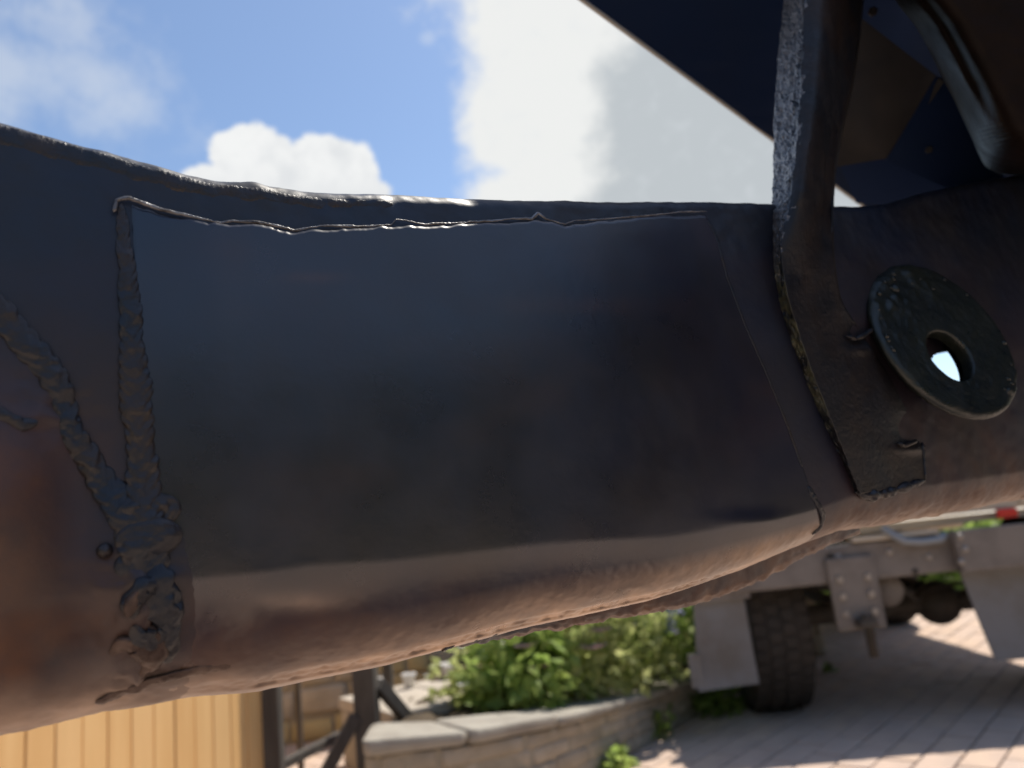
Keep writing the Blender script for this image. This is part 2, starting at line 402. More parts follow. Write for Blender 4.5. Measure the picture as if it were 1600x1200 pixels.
def bed_wall():
    P = []
    ls = np.linspace(0.002, blen - .004, 120)
    ring = []
    for o, z in ((-.008, 0), (-.008, .84), (-.20, .84), (-.20, 0)):
        ring.append(bed_at(ls, np.full(120, o), np.full(120, z))[0])
    V = np.stack(ring, 1)
    mk('mortar_core', V, grid_faces(120, 4, True).tolist() + [[0, 1, 2, 3], [119 * 4 + 3, 119 * 4 + 2, 119 * 4 + 1, 119 * 4]], M['mortar'], bed, smooth=False)
    courses = [(0.0, .24), (.25, .46), (.47, .66), (.67, .835)]
    sd_ = 0
    for ci, (z0, z1) in enumerate(courses):
        l = -.02 * ci
        while l < blen:
            w = random.uniform(.11, .30); a = max(l, 0) + .004; b = min(l + w, blen) - .004
            if b - a > .03:
                v, f = rock(a, b, -.10, random.uniform(-.007, .001), z0, z1, sd_, .004); sd_ += 1
                mk('stone', v, f, M[random.choice(['stone', 'stone', 'stone', 'stone3'])], bed)
            l += w
    l = 0
    while l < blen - .01:
        w = random.uniform(.28, .5); b = min(l + w, blen)
        if blen - b < .12: b = blen
        v, f = rock(l + .003, b - .003, -.215, .018, .845 + random.uniform(0, .02), 1.0 + random.uniform(-.015, .02), sd_, .005, 22); sd_ += 1
        mk('coping_stone', v, f, M['coping'], bed); l = b
bed_wall()
# soil behind the wall
def soil():
    ls = np.linspace(0, blen, 80); back = np.linspace(.05, 1.0, 30)
    pts = []
    for l in ls:
        p, zt = bed_at(np.array(l), np.array(-.2), np.array(.8))
        e = np.array([p[0] + .1, p[1] + 1.5, .26])
        for b in back:
            q = p * (1 - b) + e * b; q = q + np.array([0, 0, .03 * float(fbm(q, 6, 3, 9))]); pts.append(q)
    mk('soil', pts, grid_faces(80, 30), M['soil'], kind='structure')
soil()

# ------------------------------------------------------------------ garden stone wall further back
GW0 = np.array([-1.55, 3.55, -.02]); GW1 = np.array([1.55, 4.45, -.02])
gwd = (GW1 - GW0); gwl = np.linalg.norm(gwd); gwd /= gwl; gwn = np.array([gwd[1], -gwd[0], 0])
gw = thing('garden_wall', 'rough ochre and grey rubble stone wall behind the dark timber frame', 'wall', loc=(*((GW0 + GW1) / 2)[:2], 0))
def garden_wall():
    def P(l, o, z): return GW0 + gwd * l + gwn * o + np.array([0, 0, z + .02])
    box('mortar_core', (0, -.25, 0), (gwl, -.012, .78), M['mortar'], gw, T=lambda v: GW0 + v[:, :1] * gwd + v[:, 1:2] * gwn + np.array([0, 0, 1]) * v[:, 2:])
    z = 0.0; sd_ = 200
    while z < .76:
        h = random.uniform(.07, .13); l = -random.uniform(0, .1)
        while l < gwl:
            w = random.uniform(.1, .26); a, b = max(l, 0) + .005, min(l + w, gwl) - .005
            if b - a > .03:
                v, f = bbox_mesh(b - a, .1, h - .01, .02, 2); hz = random.uniform(-.008, .008)
                W = P((a + b) / 2, -.055 + random.uniform(-.006, .014), z + h / 2 + hz) + v[:, :1] * gwd + v[:, 1:2] * gwn + v[:, 2:] * np.array([0, 0, 1.])
                W = W + .009 * np.stack([fbm(W + 3 * k, 20, 2, sd_) for k in range(3)], -1); sd_ += 1
                mk('stone', W, f, M[random.choice(['stone2', 'stone2', 'stone3', 'stone', 'stone3'])], gw)
            l += w
        z += h
    l = 0
    while l < gwl - .02:
        w = random.uniform(.3, .55); b = min(l + w, gwl)
        v, f = bbox_mesh(b - l - .008, .3, .05, .012, 2)
        W = P((l + b) / 2, -.13, .795) + v[:, :1] * gwd + v[:, 1:2] * gwn + v[:, 2:] * np.array([0, 0, 1.])
        mk('coping_stone', W + .006 * fbm(W, 15, 2, 5)[:, None], f, M['coping'], gw); l = b
garden_wall()

# concrete ledge in front of that wall, with small pale pots on it
def ledge():
    a = at_z(655, 1128, .2); b = at_z(840, 1085, .2)
    a[2] = b[2] = 0; d = b - a; L_ = np.linalg.norm(d); d /= L_; nn = np.array([d[1], -d[0], 0])
    lo = thing('ledge', 'pale weathered concrete slab step in front of the rubble stone wall', 'step', loc=(*((a + b) / 2)[:2], 0))
    T = lambda v: a + v[:, :1] * d + v[:, 1:2] * nn + np.array([0, 0, 1.]) * v[:, 2:]
    box('riser', (-.1, -.52, 0), (L_ + .3, -.02, .2), M['stone3'], lo, bev=.01, T=T)
    for k in range(3):
        w = (L_ + .4) / 3
        box('slab', (-.1 + k * w + .003, -.55, .2), (-.1 + (k + 1) * w - .003, 0, .245), M['concrete'], lo, bev=.008, T=T)
    return T
Tl = ledge()
for k, (x, y) in enumerate(((.04, -.47), (.16, -.43), (.36, -.46))):
    c = Tl(np.array([[x, y, .245]]))[0]
    v, f = lathe_vf([(.0, 0), (.02, 0), (.026, .045), (.03, .045), (.03, .056), (.024, .056), (.02, .01), (.0, .01)], c, (0, 0, 1), 16, closed=False)
    mk('plant_pot', v, f, M['white'], base=c, label=('small white pot standing on the concrete step, nearest the timber frame', 'small white pot standing between two others on the concrete step', 'small white pot standing on the concrete step beside the flower bed')[k], cat='pot', group='small pots on the step')

# ------------------------------------------------------------------ orange boarded shed
def shed():
    # face recedes to the right; board joints from the photograph's spacing
    a = at_z(-250, 1262, 0.02); b = at_z(413, 1196, 0.02)
    a = CAM + ray(-120, 1150) * 1.58; b = CAM + ray(412, 1150) * 2.5; a[2] = b[2] = 0
    d = b - a; L_ = np.linalg.norm(d); d /= L_; nn = np.array([d[1], -d[0], 0])
    if nn @ (CAM - a) < 0: nn = -nn
    s = thing('shed', 'orange painted shed of upright boards beside the dark timber posts', 'shed', loc=(*((a + b) / 2 - nn * .5)[:2], 0))
    T = lambda v: a + v[:, :1] * d + v[:, 1:2] * nn + np.array([0, 0, 1.]) * v[:, 2:]
    n = int(round(L_ / .078)); w = L_ / n
    for k in range(n):
        o = random.uniform(-.0015, .0015)
        box('board', (k * w + .0015, -.02, .0), ((k + 1) * w - .0015, o, 1.7), M[random.choice(['clad', 'clad2'])], s, bev=.004, T=T)
    box('wall', (.01, -.9, .0), (L_ - .01, -.022, 1.68), M['clad2'], s, bev=.004, T=T)
    box('roof', (-.06, -.98, 1.702), (L_ + .06, .06, 1.74), M['roof'], s, bev=.006, T=T)
    return T, L_
Tsh, Lsh = shed()

# ------------------------------------------------------------------ dark timber frame (posts and braces)
def frame_():
    # x pixel, y pixel at the foot, depth, width, top
    f = thing('timber_frame', 'dark weathered timber frame with upright posts and slanting braces', 'frame', loc=(*at(575, 1150, 2.45)[:2], 0))
    def post(px, py, depth, w, top=.62, nm='post'):
        p = at(px, py, depth); beam(nm, (p[0], p[1], 0), (p[0], p[1], top), w, w, M['timber'], f, .004); return p
    A = post(427, 1140, 2.52, .055); B = post(573, 1100, 2.5, .072); 
    C = post(467, 1120, 2.95, .022); D = post(607, 1070, 3.0, .036)
    p1 = at(556, 1118, 2.47); p2 = at(500, 1225, 2.40); p2[2] = max(p2[2], .02)
    beam('brace', p1, p2, .04, .04, M['timber'], f)
    p1 = at(590, 1068, 2.52); p2 = at(648, 1136, 2.62); beam('brace', p1, p2, .034, .04, M['timber'], f)
    p1 = at(440, 1196, 2.55); p2 = at(545, 1172, 2.9); p1[2] = max(p1[2], .05); p2[2] = p1[2] + .01; beam('rail', p1, p2, .03, .03, M['timber'], f)
    beam('top_rail', (B[0], B[1], .56), (D[0], D[1], .56), .02, .04, M['timber'], f)
frame_()

# ------------------------------------------------------------------ plants
def leaf_cloud(n, c, rx, ry, rz, size, seed, droop=.5, fill=.45):
    r = np.random.default_rng(seed)
    u = r.normal(size=(n, 3)); u /= np.linalg.norm(u, axis=1)[:, None]
    k = (fill + (1 - fill) * r.random(n) ** .5)[:, None]
    lum = 1 + .45 * fbm(u * 1.6 + seed, 1.7, 3, seed)[:, None]
    P = u * k * lum * np.array([rx, ry, rz]); P[:, 2] = np.abs(P[:, 2]) * 1.0
    P = P + np.array(c)
    ax = u * np.array([1, 1, .6]) + r.normal(size=(n, 3)) * .6; ax[:, 2] -= droop * .3; ax /= np.linalg.norm(ax, axis=1)[:, None]
    sd2 = np.cross(ax, r.normal(size=(n, 3))); sd2 /= np.linalg.norm(sd2, axis=1)[:, None]
    nr = np.cross(sd2, ax)
    ln = size * (.6 + .8 * r.random(n))[:, None]; w = ln * (.24 + .14 * r.random(n))[:, None]
    V = np.stack([P, P + ax * ln * .35 + sd2 * w + nr * ln * .05, P + ax * ln, P + ax * ln * .35 - sd2 * w + nr * ln * .05, P + ax * ln * .5 - nr * ln * .06], 1).reshape(-1, 3)
    b = np.arange(n)[:, None] * 5
    Fc = np.concatenate([b + np.array([[0, 1, 4]]), b + np.array([[1, 2, 4]]), b + np.array([[2, 3, 4]]), b + np.array([[3, 0, 4]])])
    return V, Fc
def plant(name, label, c, rx, rz, n, leaf, size, seed, flower=None, nfl=0, group='plants in the raised bed', cat='plant', fsize=.012, spike=True):
    c = np.array(c, float); p = thing(name, label, cat, loc=c, group=group)
    v, f = leaf_cloud(n, c + np.array([0, 0, rz * .04]), rx, rx, rz, size, seed); mk('foliage', v, f, M[leaf], p, smooth=False)
    r = np.random.default_rng(seed + 50); parts = []
    for k in range(9):
        a = r.random() * 6.28; q = r.random() * .6
        e = c + np.array([math.cos(a) * rx * q, math.sin(a) * rx * q, rz * (.5 + .4 * r.random())])
        parts.append(tube_vf(np.array([c, c * .5 + e * .5 + np.array([0, 0, .03]), e]), [.005, .004, .002], 5))
    v, f = join_vf(parts); mk('stem', v, f, M['stem'], p)
    for k in range(int(nfl * 1.6)):
        a = r.random() * 6.28; q = .3 + .8 * r.random()
        a = -math.pi / 2 + (r.random() - .5) * 3.4
        h = rz * (math.sqrt(max(0, 1.25 - q * q)) * 1.05 + .1) 
        fsz = fsize * 2.3; e = c + np.array([math.cos(a) * rx * q, math.sin(a) * rx * q, h]); V = []; Fc = []
        m_ = 26 if spike else 12
        for j in range(m_):
            t = j / m_; b = j * 2.4
            hh = np.array([0, 0, t * fsz * 4]) if spike else np.array([0, 0, .3 * fsz])
            d = np.array([math.cos(b), math.sin(b), .3]); sN = np.array([-math.sin(b), math.cos(b), 0])
            L_ = fsz * (1.2 - .7 * t if spike else 1.3); o = e + hh; i0 = len(V)
            V += [o, o + d * L_ * .6 + sN * L_ * .4, o + d * L_, o + d * L_ * .6 - sN * L_ * .4]; Fc.append([i0, i0 + 1, i0 + 2, i0 + 3])
        mk('flower', V, Fc, M[flower], p, smooth=False)
    return p
def bedpos(px, py, z): p = at_z(px, py, z); return (p[0], p[1], z - .015)
PL = [  # px, py of the foot on the bed, radius, height, leaves, leaf kind, leaf size, flower, count, size, spike, name, label
    (760, 1090, .19, .17, 620, 'leaf2', .042, 'white', 4, .008, False, 'bushy_plant', 'pale yellow green bushy plant at the timber end of the flower bed'),
    (815, 1094, .16, .30, 700, 'leaf', .07, None, 0, .01, True, 'leafy_plant', 'bright green leafy plant with long upright leaves over the coping'),
    (880, 1078, .19, .25, 760, 'leaf2', .04, 'pink', 5, .016, False, 'flowering_plant', 'light green plant dotted with pale pink flowers behind the coping'),
    (945, 1066, .18, .27, 760, 'leaf2', .045, 'pink', 7, .018, False, 'flowering_plant', 'fresh green plant with a cluster of dusty pink flowers'),
    (1005, 1052, .18, .30, 820, 'leaf2', .045, 'blue', 7, .011, True, 'flowering_plant', 'green plant with upright violet blue flower spikes'),
    (1060, 1038, .18, .33, 860, 'leaf', .05, 'white', 3, .01, False, 'leafy_plant', 'deep green dense plant beside the grey mud flap'),
    (860, 1046, .20, .30, 760, 'leaf2', .045, 'red', 4, .014, False, 'flowering_plant', 'pale green plant with a few small red flowers near the step'),
    (935, 1032, .20, .32, 760, 'leaf', .05, 'blue', 4, .011, True, 'flowering_plant', 'green plant with short mauve spikes standing behind the pink flowers'),
    (1020, 1018, .21, .36, 820, 'leaf2', .05, 'blue', 5, .011, True, 'flowering_plant', 'yellow green plant with scattered lilac spikes at the back of the bed'),
    (1085, 1010, .22, .38, 860, 'leaf', .055, None, 0, .01, True, 'leafy_plant', 'dark green leafy shrub at the far back of the bed'),
]
for k, (px, py, rx, rz, n, lf, ls_, fl, nf, fs, sp, nm, lb) in enumerate(PL):
    plant(nm, lb, bedpos(px, py, .22), rx * 1.06, rz, int(n * .68), lf, ls_, 100 + k * 7, fl, nf, fsize=fs, spike=sp)
SH = [(1275, 6.3, .55, .8, 'rounded garden shrub behind the truck, seen past its rear tyre'), (1400, 6.6, .6, .9, 'wide garden shrub growing on the far side of the truck'),
      (1500, 6.2, .5, .8, 'garden shrub beyond the truck, seen past its second mud flap')]
for k, (px, dp, rx, rz, lb) in enumerate(SH):
    p = at(px, 860, dp); plant('shrub', lb, (p[0], p[1], -.02), rx, rz, 1500, 'leaf', .09, 500 + k, group='shrubs behind the truck', cat='shrub')
WD = [(1122, 1112, .11, .11, 150, 'weed tuft growing between the wall end and the rear tyre'),
      (1022, 1150, .06, .10, 80, 'small broad leaved weed rooted at the foot of the bed wall'),
      (962, 1200, .06, .06, 70, 'low weed on the paving at the edge of the bed wall, away from the tyre'),
      (1298, 1050, .022, .03, 30, 'tiny green weed in a paving joint under the truck')]
for k, (px, py, rx, rz, n, lb) in enumerate(WD):
    p = at_z(px, py, 0.0); plant('weed', lb, (p[0], p[1], -.002), rx, rz, n, 'leaf', .05 if k < 3 else .025, 300 + k, group='weeds on the paving', cat='weed')

# ================================================================== PARKED PICKUP TRUCK (rear end seen under the chassis)
def truck():
    G = at_z(1212, 1104, 0.0); yaw = rad(4)
    ex = np.array([math.cos(yaw), -math.sin(yaw), 0]); ey = np.array([math.sin(yaw), math.cos(yaw), 0])
    T = lambda v: G + np.asarray(v)[:, :1] * ex + np.asarray(v)[:, 1:2] * ey + np.asarray(v)[:, 2:] * np.array([0, 0, 1.])
    def inv(px, py, yl):                      # pixel -> local x, z on the plane y' = yl
        d = ray(px, py); k = ((G + ey * yl - CAM) @ ey) / (d @ ey); w = CAM + d * k - G; return float(w @ ex), float(w[2])
    TR = 1.25
    t = thing('pickup_truck', 'cream open truck with grey crossmember and mud flaps parked on the block paving', 'truck', loc=(*T([[TR / 2, 1.2, 0]])[0][:2], 0))
    B = lambda n, lo, hi, m_, p=t, bev=.006: box(n, lo, hi, M[m_], p, bev=bev, T=T)
    R_ = .345
    def wheel(x, y, w=.235):
        c = T([[x, y, R_]])[0]
        prof = [(R_ - .15, -w * .40), (R_ - .06, -w * .52), (R_ - .025, -w * .5), (R_ - .004, -w * .40), (R_, -w * .2), (R_, w * .2), (R_ - .004, w * .40), (R_ - .025, w * .5), (R_ - .06, w * .52), (R_ - .15, w * .40)]
        v, f = lathe_vf(prof, c, ex, 56)
        # tread blocks: grooves cut in the crown
        r = v - c; al = r @ ex; ang = np.arctan2(r[:, 2], r @ ey); rr = np.linalg.norm(r - np.outer(al, ex), axis=1)
        ty = mk('wheel', v, f, M['tyre'], t)
        vb, fb = bbox_mesh(w * .2, .04, .012, .002, 1); parts = []
        for k in range(44):
            a = 2 * math.pi * k / 44
            for j, xx in enumerate((-.36, -.12, .12, .36)):
                aa = a + (j % 2) * math.pi / 44
                o = np.array([0, math.cos(aa), math.sin(aa)]); tg = np.array([0, -math.sin(aa), math.cos(aa)])
                L_ = np.stack([vb[:, 0] + xx * w, (R_ + .002 - (abs(xx) > .3) * .006) * o[1] + vb[:, 2] * o[1] + vb[:, 1] * tg[1], (R_ + .002 - (abs(xx) > .3) * .006) * o[2] + vb[:, 2] * o[2] + vb[:, 1] * tg[2]], 1)
                L_[:, 0] += x; L_[:, 1] += y; L_[:, 2] += R_; L_[:, 2] = np.maximum(L_[:, 2], .0)
                parts.append((T(L_), fb))
        v2, f2 = join_vf(parts); mk('tread', v2, f2, M['tyre'], ty, smooth=False, kind='stuff')
        prof = [(.0, .05), (.07, .05), (.08, .0), (.15, -.01), (.2, w * .3), (.225, w * .38), (.228, -w * .38), (.2, -w * .3), (.15, -.04), (.0, -.04)]
        v, f = lathe_vf(prof, c, ex if x > TR / 2 else -ex, 40, closed=False); mk('rim', v, f, M['rim'], ty)
    WB = 2.1
    for x in (0, TR):
        for y in (0, WB): wheel(x, y)
    # axles with differential housings
    for y, dx in ((0, TR * .58), (WB, TR * .42)):
        v, f = tube_vf(T([[.1, y, R_], [TR / 2, y, R_], [TR - .1, y, R_]]), .042, 12); ax_ = mk('axle', v, f, M['dark'], t)
        u = np.linspace(0, math.pi, 14); prof = [(max(.09 * math.sin(a), .001), -.09 * math.cos(a)) for a in u]
        v, f = lathe_vf(prof, T([[dx, y, R_]])[0], ey, 24, closed=False); mk('differential', v, f, M['dark'], ax_)
    # chassis of the truck
    RB = -.41
    cx0, cz0 = inv(1092, 960, RB); _, czb = inv(1300, 905, RB); _, czt = inv(1300, 845, RB)
    zb, zt = .50, .635
    cm = B('crossmember', (-.24, RB - .06, zb), (TR + .24, RB + .02, zt), 'galv', bev=.012)
    for k, (px, py) in enumerate(((1163, 931), (1390, 862), (1297, 868), (1310, 870), (1430, 893), (1452, 870), (1500, 850), (1330, 900))):
        x, z = inv(px, py, RB - .06)
        if zb < z < zt:
            v, f = lathe_vf([(0, .004), (.009, .004), (.012, 0), (.012, -.004)], T([[x, RB - .062, z]])[0], -ey, 10, closed=False); mk('bolt', v, f, M['bolt' if k % 2 else 'dark'], cm)
    for x in (.2, TR - .2): B('chassis_leg', (x - .04, RB + .025, .48), (x + .04, WB + .4, .60), 'dark')
    B('gearbox', (TR * .34, 1.0, .34), (TR * .62, 1.9, .56), 'dark', bev=.03)
    v, f = tube_vf(T([[TR * .58, .12, .40], [TR * .55, .6, .42], [TR * .5, 1.0, .45]]), .03, 10); mk('propshaft', v, f, M['dark'], t)
    v, f = tube_vf(T([[TR * .30, .15, .36], [TR * .26, .7, .40], [TR * .22, 1.1, .46]]), .028, 10); mk('trailing_arm', v, f, M['galv'], t)
    for a_, b_, z_ in ((.35, .8, .47), (.55, 1.0, .46)):
        pts = T([[TR * a_, RB + .03, z_], [TR * (a_ + .08), RB + .12, z_ - .09], [TR * (a_ + .15), -.1, z_ - .06], [TR * b_, .02, R_ + .08]]); v, f = tube_vf(smooth_path(pts, 24)[0], .008, 8); mk('brake_hose', v, f, M['dark'], t)
    v, f = tube_vf(T([[TR * .78, RB + .02, .46], [TR * .78, -.2, .44], [TR * .8, .3, .46], [TR * .7, 1.0, .45]]), .025, 12); mk('exhaust_pipe', v, f, M['galv'], t)
    # drop plate for the tow hitch
    xc, _ = inv(1338, 930, RB - .08); 
    z1 = inv(1338, 985, RB - .08)[1]
    dp = B('drop_plate', (xc - .085, RB - .085, z1), (xc + .085, RB - .062, zb + .09), 'galv')
    for dx in (-.055, .055): B('rib', (xc + dx - .006, RB - .07, z1), (xc + dx + .006, RB + .02, zb - .005), 'galv', dp, bev=.002)
    for i, (dx, dz) in enumerate(((-.05, .06), (.05, .06), (-.05, .12), (.05, .12), (-.05, .18), (.05, .18))):
        v, f = lathe_vf([(0, .008), (.012, .008), (.014, 0), (.014, -.004)], T([[xc + dx, RB - .087, z1 + dz]])[0], -ey, 6, closed=False); mk('bolt', v, f, M['bolt'], dp, smooth=False)
    hk = B('hitch_jaw', (xc - .03, RB - .17, z1 + .015), (xc + .03, RB - .087, z1 + .045), 'dark', bev=.008)
    v, f = lathe_vf([(0, -.085), (.016, -.085), (.016, .045), (.022, .045), (.022, .06), (0, .06)], T([[xc + .0, RB - .145, z1]])[0], (0, 0, 1), 14, closed=False); mk('hitch_pin', v, f, M['dark'], hk)
    v, f = lathe_vf([(0, .05), (.05, .05), (.06, .03), (.06, -.02), (0, -.02)], T([[xc + .15, RB + .06, zb - .05]])[0], -ey, 20, closed=False); mk('exhaust_box', v, f, M['galv'], t)
    # mud flaps
    def flap(pxs, yl):
        q = [inv(px, py, yl) for px, py in pxs]      # tl, tr, br, bl
        n = 9; V = []
        for side in (0, .008):
            for i in range(n):
                a = i / (n - 1)
                for j in range(n):
                    b = j / (n - 1)
                    x = (q[0][0] * (1 - b) + q[1][0] * b) * (1 - a) + (q[3][0] * (1 - b) + q[2][0] * b) * a
                    z = (q[0][1] * (1 - b) + q[1][1] * b) * (1 - a) + (q[3][1] * (1 - b) + q[2][1] * b) * a
                    V.append((x, yl - side - .02 * a * a + .006 * math.sin(3 * b), z))
        g1 = grid_faces(n, n); g2 = g1[:, ::-1] + n * n
        rim = [i for i in range(n)] + [n * (k + 1) + n - 1 for k in range(n - 1)] + [n * (n - 1) + n - 2 - k for k in range(n - 1)] + [n * (n - 2 - k) for k in range(n - 2)]
        fs = g1.tolist() + g2.tolist() + [[rim[i], rim[(i + 1) % len(rim)], rim[(i + 1) % len(rim)] + n * n, rim[i] + n * n] for i in range(len(rim))]
        o = mk('mud_flap', T(np.array(V)), fs, M['flap'], t, smooth=False)
        return o, q
    f1, q1 = flap([(1083, 935), (1160, 925), (1184, 1066), (1090, 1079)], RB - .02)
    # stepped outer edge of the left flap
    x, z = q1[3]
    B('flap_bracket', (q1[0][0] - .0, RB - .05, zb - .02), (q1[1][0] + .02, RB - .03, zb + .03), 'galv', f1, bev=.003)
    B('flap_edge', (x - .02, RB - .045, z + .012), (x + .03, RB - .037, z + .13), 'flap', f1, bev=.002)
    f2, q2 = flap([(1490, 870), (1665, 850), (1690, 1022), (1550, 1031)], RB - .03)
    xx, zz = inv(1545, 860, RB - .1)
    bk = B('bumper_bracket', (inv(1493, 860, RB - .1)[0], RB - .12, inv(1520, 892, RB - .1)[1]), (TR + .2, RB - .065, inv(1520, 826, RB - .1)[1]), 'galv')
    for px, py in ((1500, 838), (1508, 858), (1502, 878)):
        x, z = inv(px, py, RB - .12); v, f = lathe_vf([(0, .007), (.01, .007), (.012, 0), (.012, -.004)], T([[x, RB - .121, z]])[0], -ey, 8, closed=False); mk('bolt', v, f, M['bolt'], bk)
    # grab bar on the crossmember
    pts = [inv(*p, RB - .09) for p in ((1385, 826), (1395, 836), (1412, 846), (1440, 847), (1470, 843), (1482, 836))]
    pts = np.array([[x, RB - .09 + (.03 if i in (0, 5) else 0), z] for i, (x, z) in enumerate(pts)])
    v, f = tube_vf(T(pts), .014, 10); mk('grab_bar', v, f, M['bar'], t)
    x0, z0 = inv(1345, 854, RB - .06)
    B('tread_strip', (x0 - .03, RB - .075, zt + .003), (x0 + .28, RB + .03, zt + .02), 'cream')
    # load bed, tailgate, cab
    W0, W1 = -.17, TR + .17
    B('bed_floor', (W0, RB - .02, zt + .03), (W1, 1.1, zt + .06), 'cream')
    tg = B('tailgate', (W0 + .13, RB - .05, zt + .065), (W1 - .13, RB - .02, .80), 'cream')
    for k in range(5):
        x = W0 + .22 + k * (W1 - W0 - .44) / 4; B('rib', (x - .02, RB - .062, zt + .08), (x + .02, RB - .051, .78), 'cream', tg, bev=.004)
    for s, xa in ((0, W0), (1, W1 - .125)):
        cn = B('corner_panel', (xa, RB - .05, zt + .025), (xa + .125, RB + .03, .80), 'cream')
        lx, lz = inv(1573, 802, RB - .06)
        lx = lx if s else TR - lx
        v, f = bbox_mesh(.075, .02, .045, .006); mk('tail_lamp', T(v + np.array([xa + .0625, RB - .062, .715])), f, M['redlens'], cn, smooth=False)
    x, z = inv(1573, 802, RB - .065)
    v, f = bbox_mesh(.07, .02, .034, .006); mk('marker_lamp', T(v + np.array([x, RB - .065, max(z, zt + .045)])), f, M['redlens'], t, smooth=False)
    for xa in (W0, W1 - .04): B('bed_side', (xa, RB + .035, zt + .065), (xa + .04, 1.1, .80), 'cream')
    for xa in (W0 - .02, W1 - .12):
        for y in (0, WB): B('wheel_arch', (xa, y - .42, .72), (xa + .14, y + .42, .76), 'cream') if y else None
    cab = B('cab', (W0, 1.105, .60), (W1, 2.05, 1.0), 'cream', bev=.03)
    for k in range(2): B('seat', (W0 + .15 + k * .7, 1.25, 1.002), (W0 + .65 + k * .7, 1.4, 1.06), 'dark', cab, bev=.04)
    B('dashboard', (W0 + .06, 1.9, 1.002), (W1 - .06, 2.03, 1.04), 'dark', cab, bev=.02)
    B('bonnet', (W0 + .16, 2.055, .62), (W1 - .16, 2.75, .96), 'cream', bev=.04)
    for x in (W0, W1 - .155): B('wing', (x, 2.055, .78), (x + .155, 2.74, .92), 'cream', bev=.03)
    B('front_bumper', (W0, 2.77, .5), (W1, 2.86, .63), 'galv')
truck()

# ================================================================== THE CHASSIS UNDER REPAIR
PA_ = CAM + ray(100, 650) * .225; PB_ = CAM + ray(1250, 560) * .385
es = (PB_ - PA_) / np.linalg.norm(PB_ - PA_)
en = np.cross(es, [0, 0, 1.0]); en /= np.linalg.norm(en)
if en @ (CAM - PA_) < 0: en = -en
et = np.cross(en, es); et = et if et[2] > 0 else -et
def st(px, py, n=0.0):
    d = ray(px, py); k = ((PA_ + en * n - CAM) @ en) / (d @ en); w = CAM + d * k[..., None] - PA_ if np.ndim(k) else CAM + d * k - PA_
    return w @ es, w @ et
def on_plane(px, py, n=0.0):
    """point on the plane n metres proud of the rail's face"""
    d = ray(px, py); k = ((PA_ - CAM) @ en + n) / (d @ en); return CAM + d * (k[..., None] if np.ndim(k) else k)
BV0, BC0, RT, WID, BULGE = .036, .024, .007, .072, .0030
def prof(lst, n):
    a = np.array(lst, float); s, t = st(a[:, 0], a[:, 1], n); o = np.argsort(s); s, t = s[o], t[o]
    g = np.linspace(s[0], s[-1], 1500); y = np.interp(g, s, t); k = np.hanning(31); k /= k.sum()
    y = np.convolve(np.pad(y, 15, mode='edge'), k, 'valid'); return g, y
TOP = prof([(-120, 160), (0, 187), (100, 215), (200, 243), (300, 270), (340, 279), (390, 280), (430, 289), (500, 298), (620, 299), (680, 305), (800, 309), (950, 312), (1100, 312), (1205, 316), (1340, 320), (1390, 315), (1440, 300), (1500, 287), (1600, 270), (1700, 262)], -.003)
BOT = prof([(-120, 1176), (0, 1150), (100, 1130), (200, 1108), (300, 1090), (400, 1072), (500, 1050), (600, 1030), (700, 1003), (830, 968), (1000, 932), (1150, 885), (1290, 834), (1400, 815), (1500, 797), (1600, 778), (1700, 762)], -.02)
_sa, _sb = st(480, 950)[0], st(1250, 800)[0]
BVf = lambda s: np.interp(s, [_sa, _sb], [BV0, .017]); BCf = lambda s: np.interp(s, [_sa, _sb], [BC0, .016])
ttop = lambda s: np.interp(s, *TOP); tbot = lambda s: np.interp(s, *BOT)
def bul(q): return -BULGE * np.clip((.55 - q) / .55, 0, 1) ** 2 + BULGE
def P0(s, q):
    s, q = np.broadcast_arrays(np.asarray(s, float), np.asarray(q, float))
    T_, B_ = ttop(s), tbot(s); BV, BC = BVf(s), BCf(s); Lf = T_ - RT - (B_ + BV)
    n = np.zeros_like(s); t = np.zeros_like(s); hp = math.pi / 2
    m = q < -1; n[m] = -RT - (-1 - q[m]) * (WID - RT); t[m] = T_[m]
    m = (q >= -1) & (q < 0); th = -q[m] * hp; n[m] = -RT + RT * np.cos(th); t[m] = T_[m] - RT + RT * np.sin(th)
    m = (q >= 0) & (q < 1); n[m] = bul(q[m]); t[m] = T_[m] - RT - q[m] * Lf[m]
    m = (q >= 1) & (q < 2); th = (q[m] - 1) * hp; w_ = .28; x_ = th / hp; n[m] = -BC[m] + (BC[m] + BULGE) * (np.cos(th) * (1 - w_) + (1 - x_) * w_); t[m] = B_[m] + BV[m] - BV[m] * (np.sin(th) * (1 - w_) + x_ * w_)
    m = (q >= 2) & (q < 3); n[m] = -BC[m] - (q[m] - 2) * (WID - BC[m]); t[m] = B_[m]
    m = q >= 3; n[m] = -WID; t[m] = B_[m] + (q[m] - 3) * (T_[m] - B_[m])
    return PA_ + s[..., None] * es + t[..., None] * et + n[..., None] * en
def SN(s, q):
    e = 1e-3; a = P0(np.asarray(s) + e, q) - P0(np.asarray(s) - e, q); b = P0(s, np.asarray(q) + 4e-3) - P0(s, np.asarray(q) - 4e-3)
    n = np.cross(b, a); n /= np.linalg.norm(n, axis=-1)[..., None]
    c = P0(s, q); mid = PA_ + (np.asarray(s)[..., None]) * es + ((ttop(s) + tbot(s)) / 2)[..., None] * et - en * WID / 2
    sg = np.sign(((c - mid) * n).sum(-1)); return n * np.where(sg == 0, 1, sg)[..., None]
def PS(s, q, off=0.0): return P0(s, q) + SN(s, q) * (off if np.ndim(off) == 0 else np.asarray(off)[..., None])
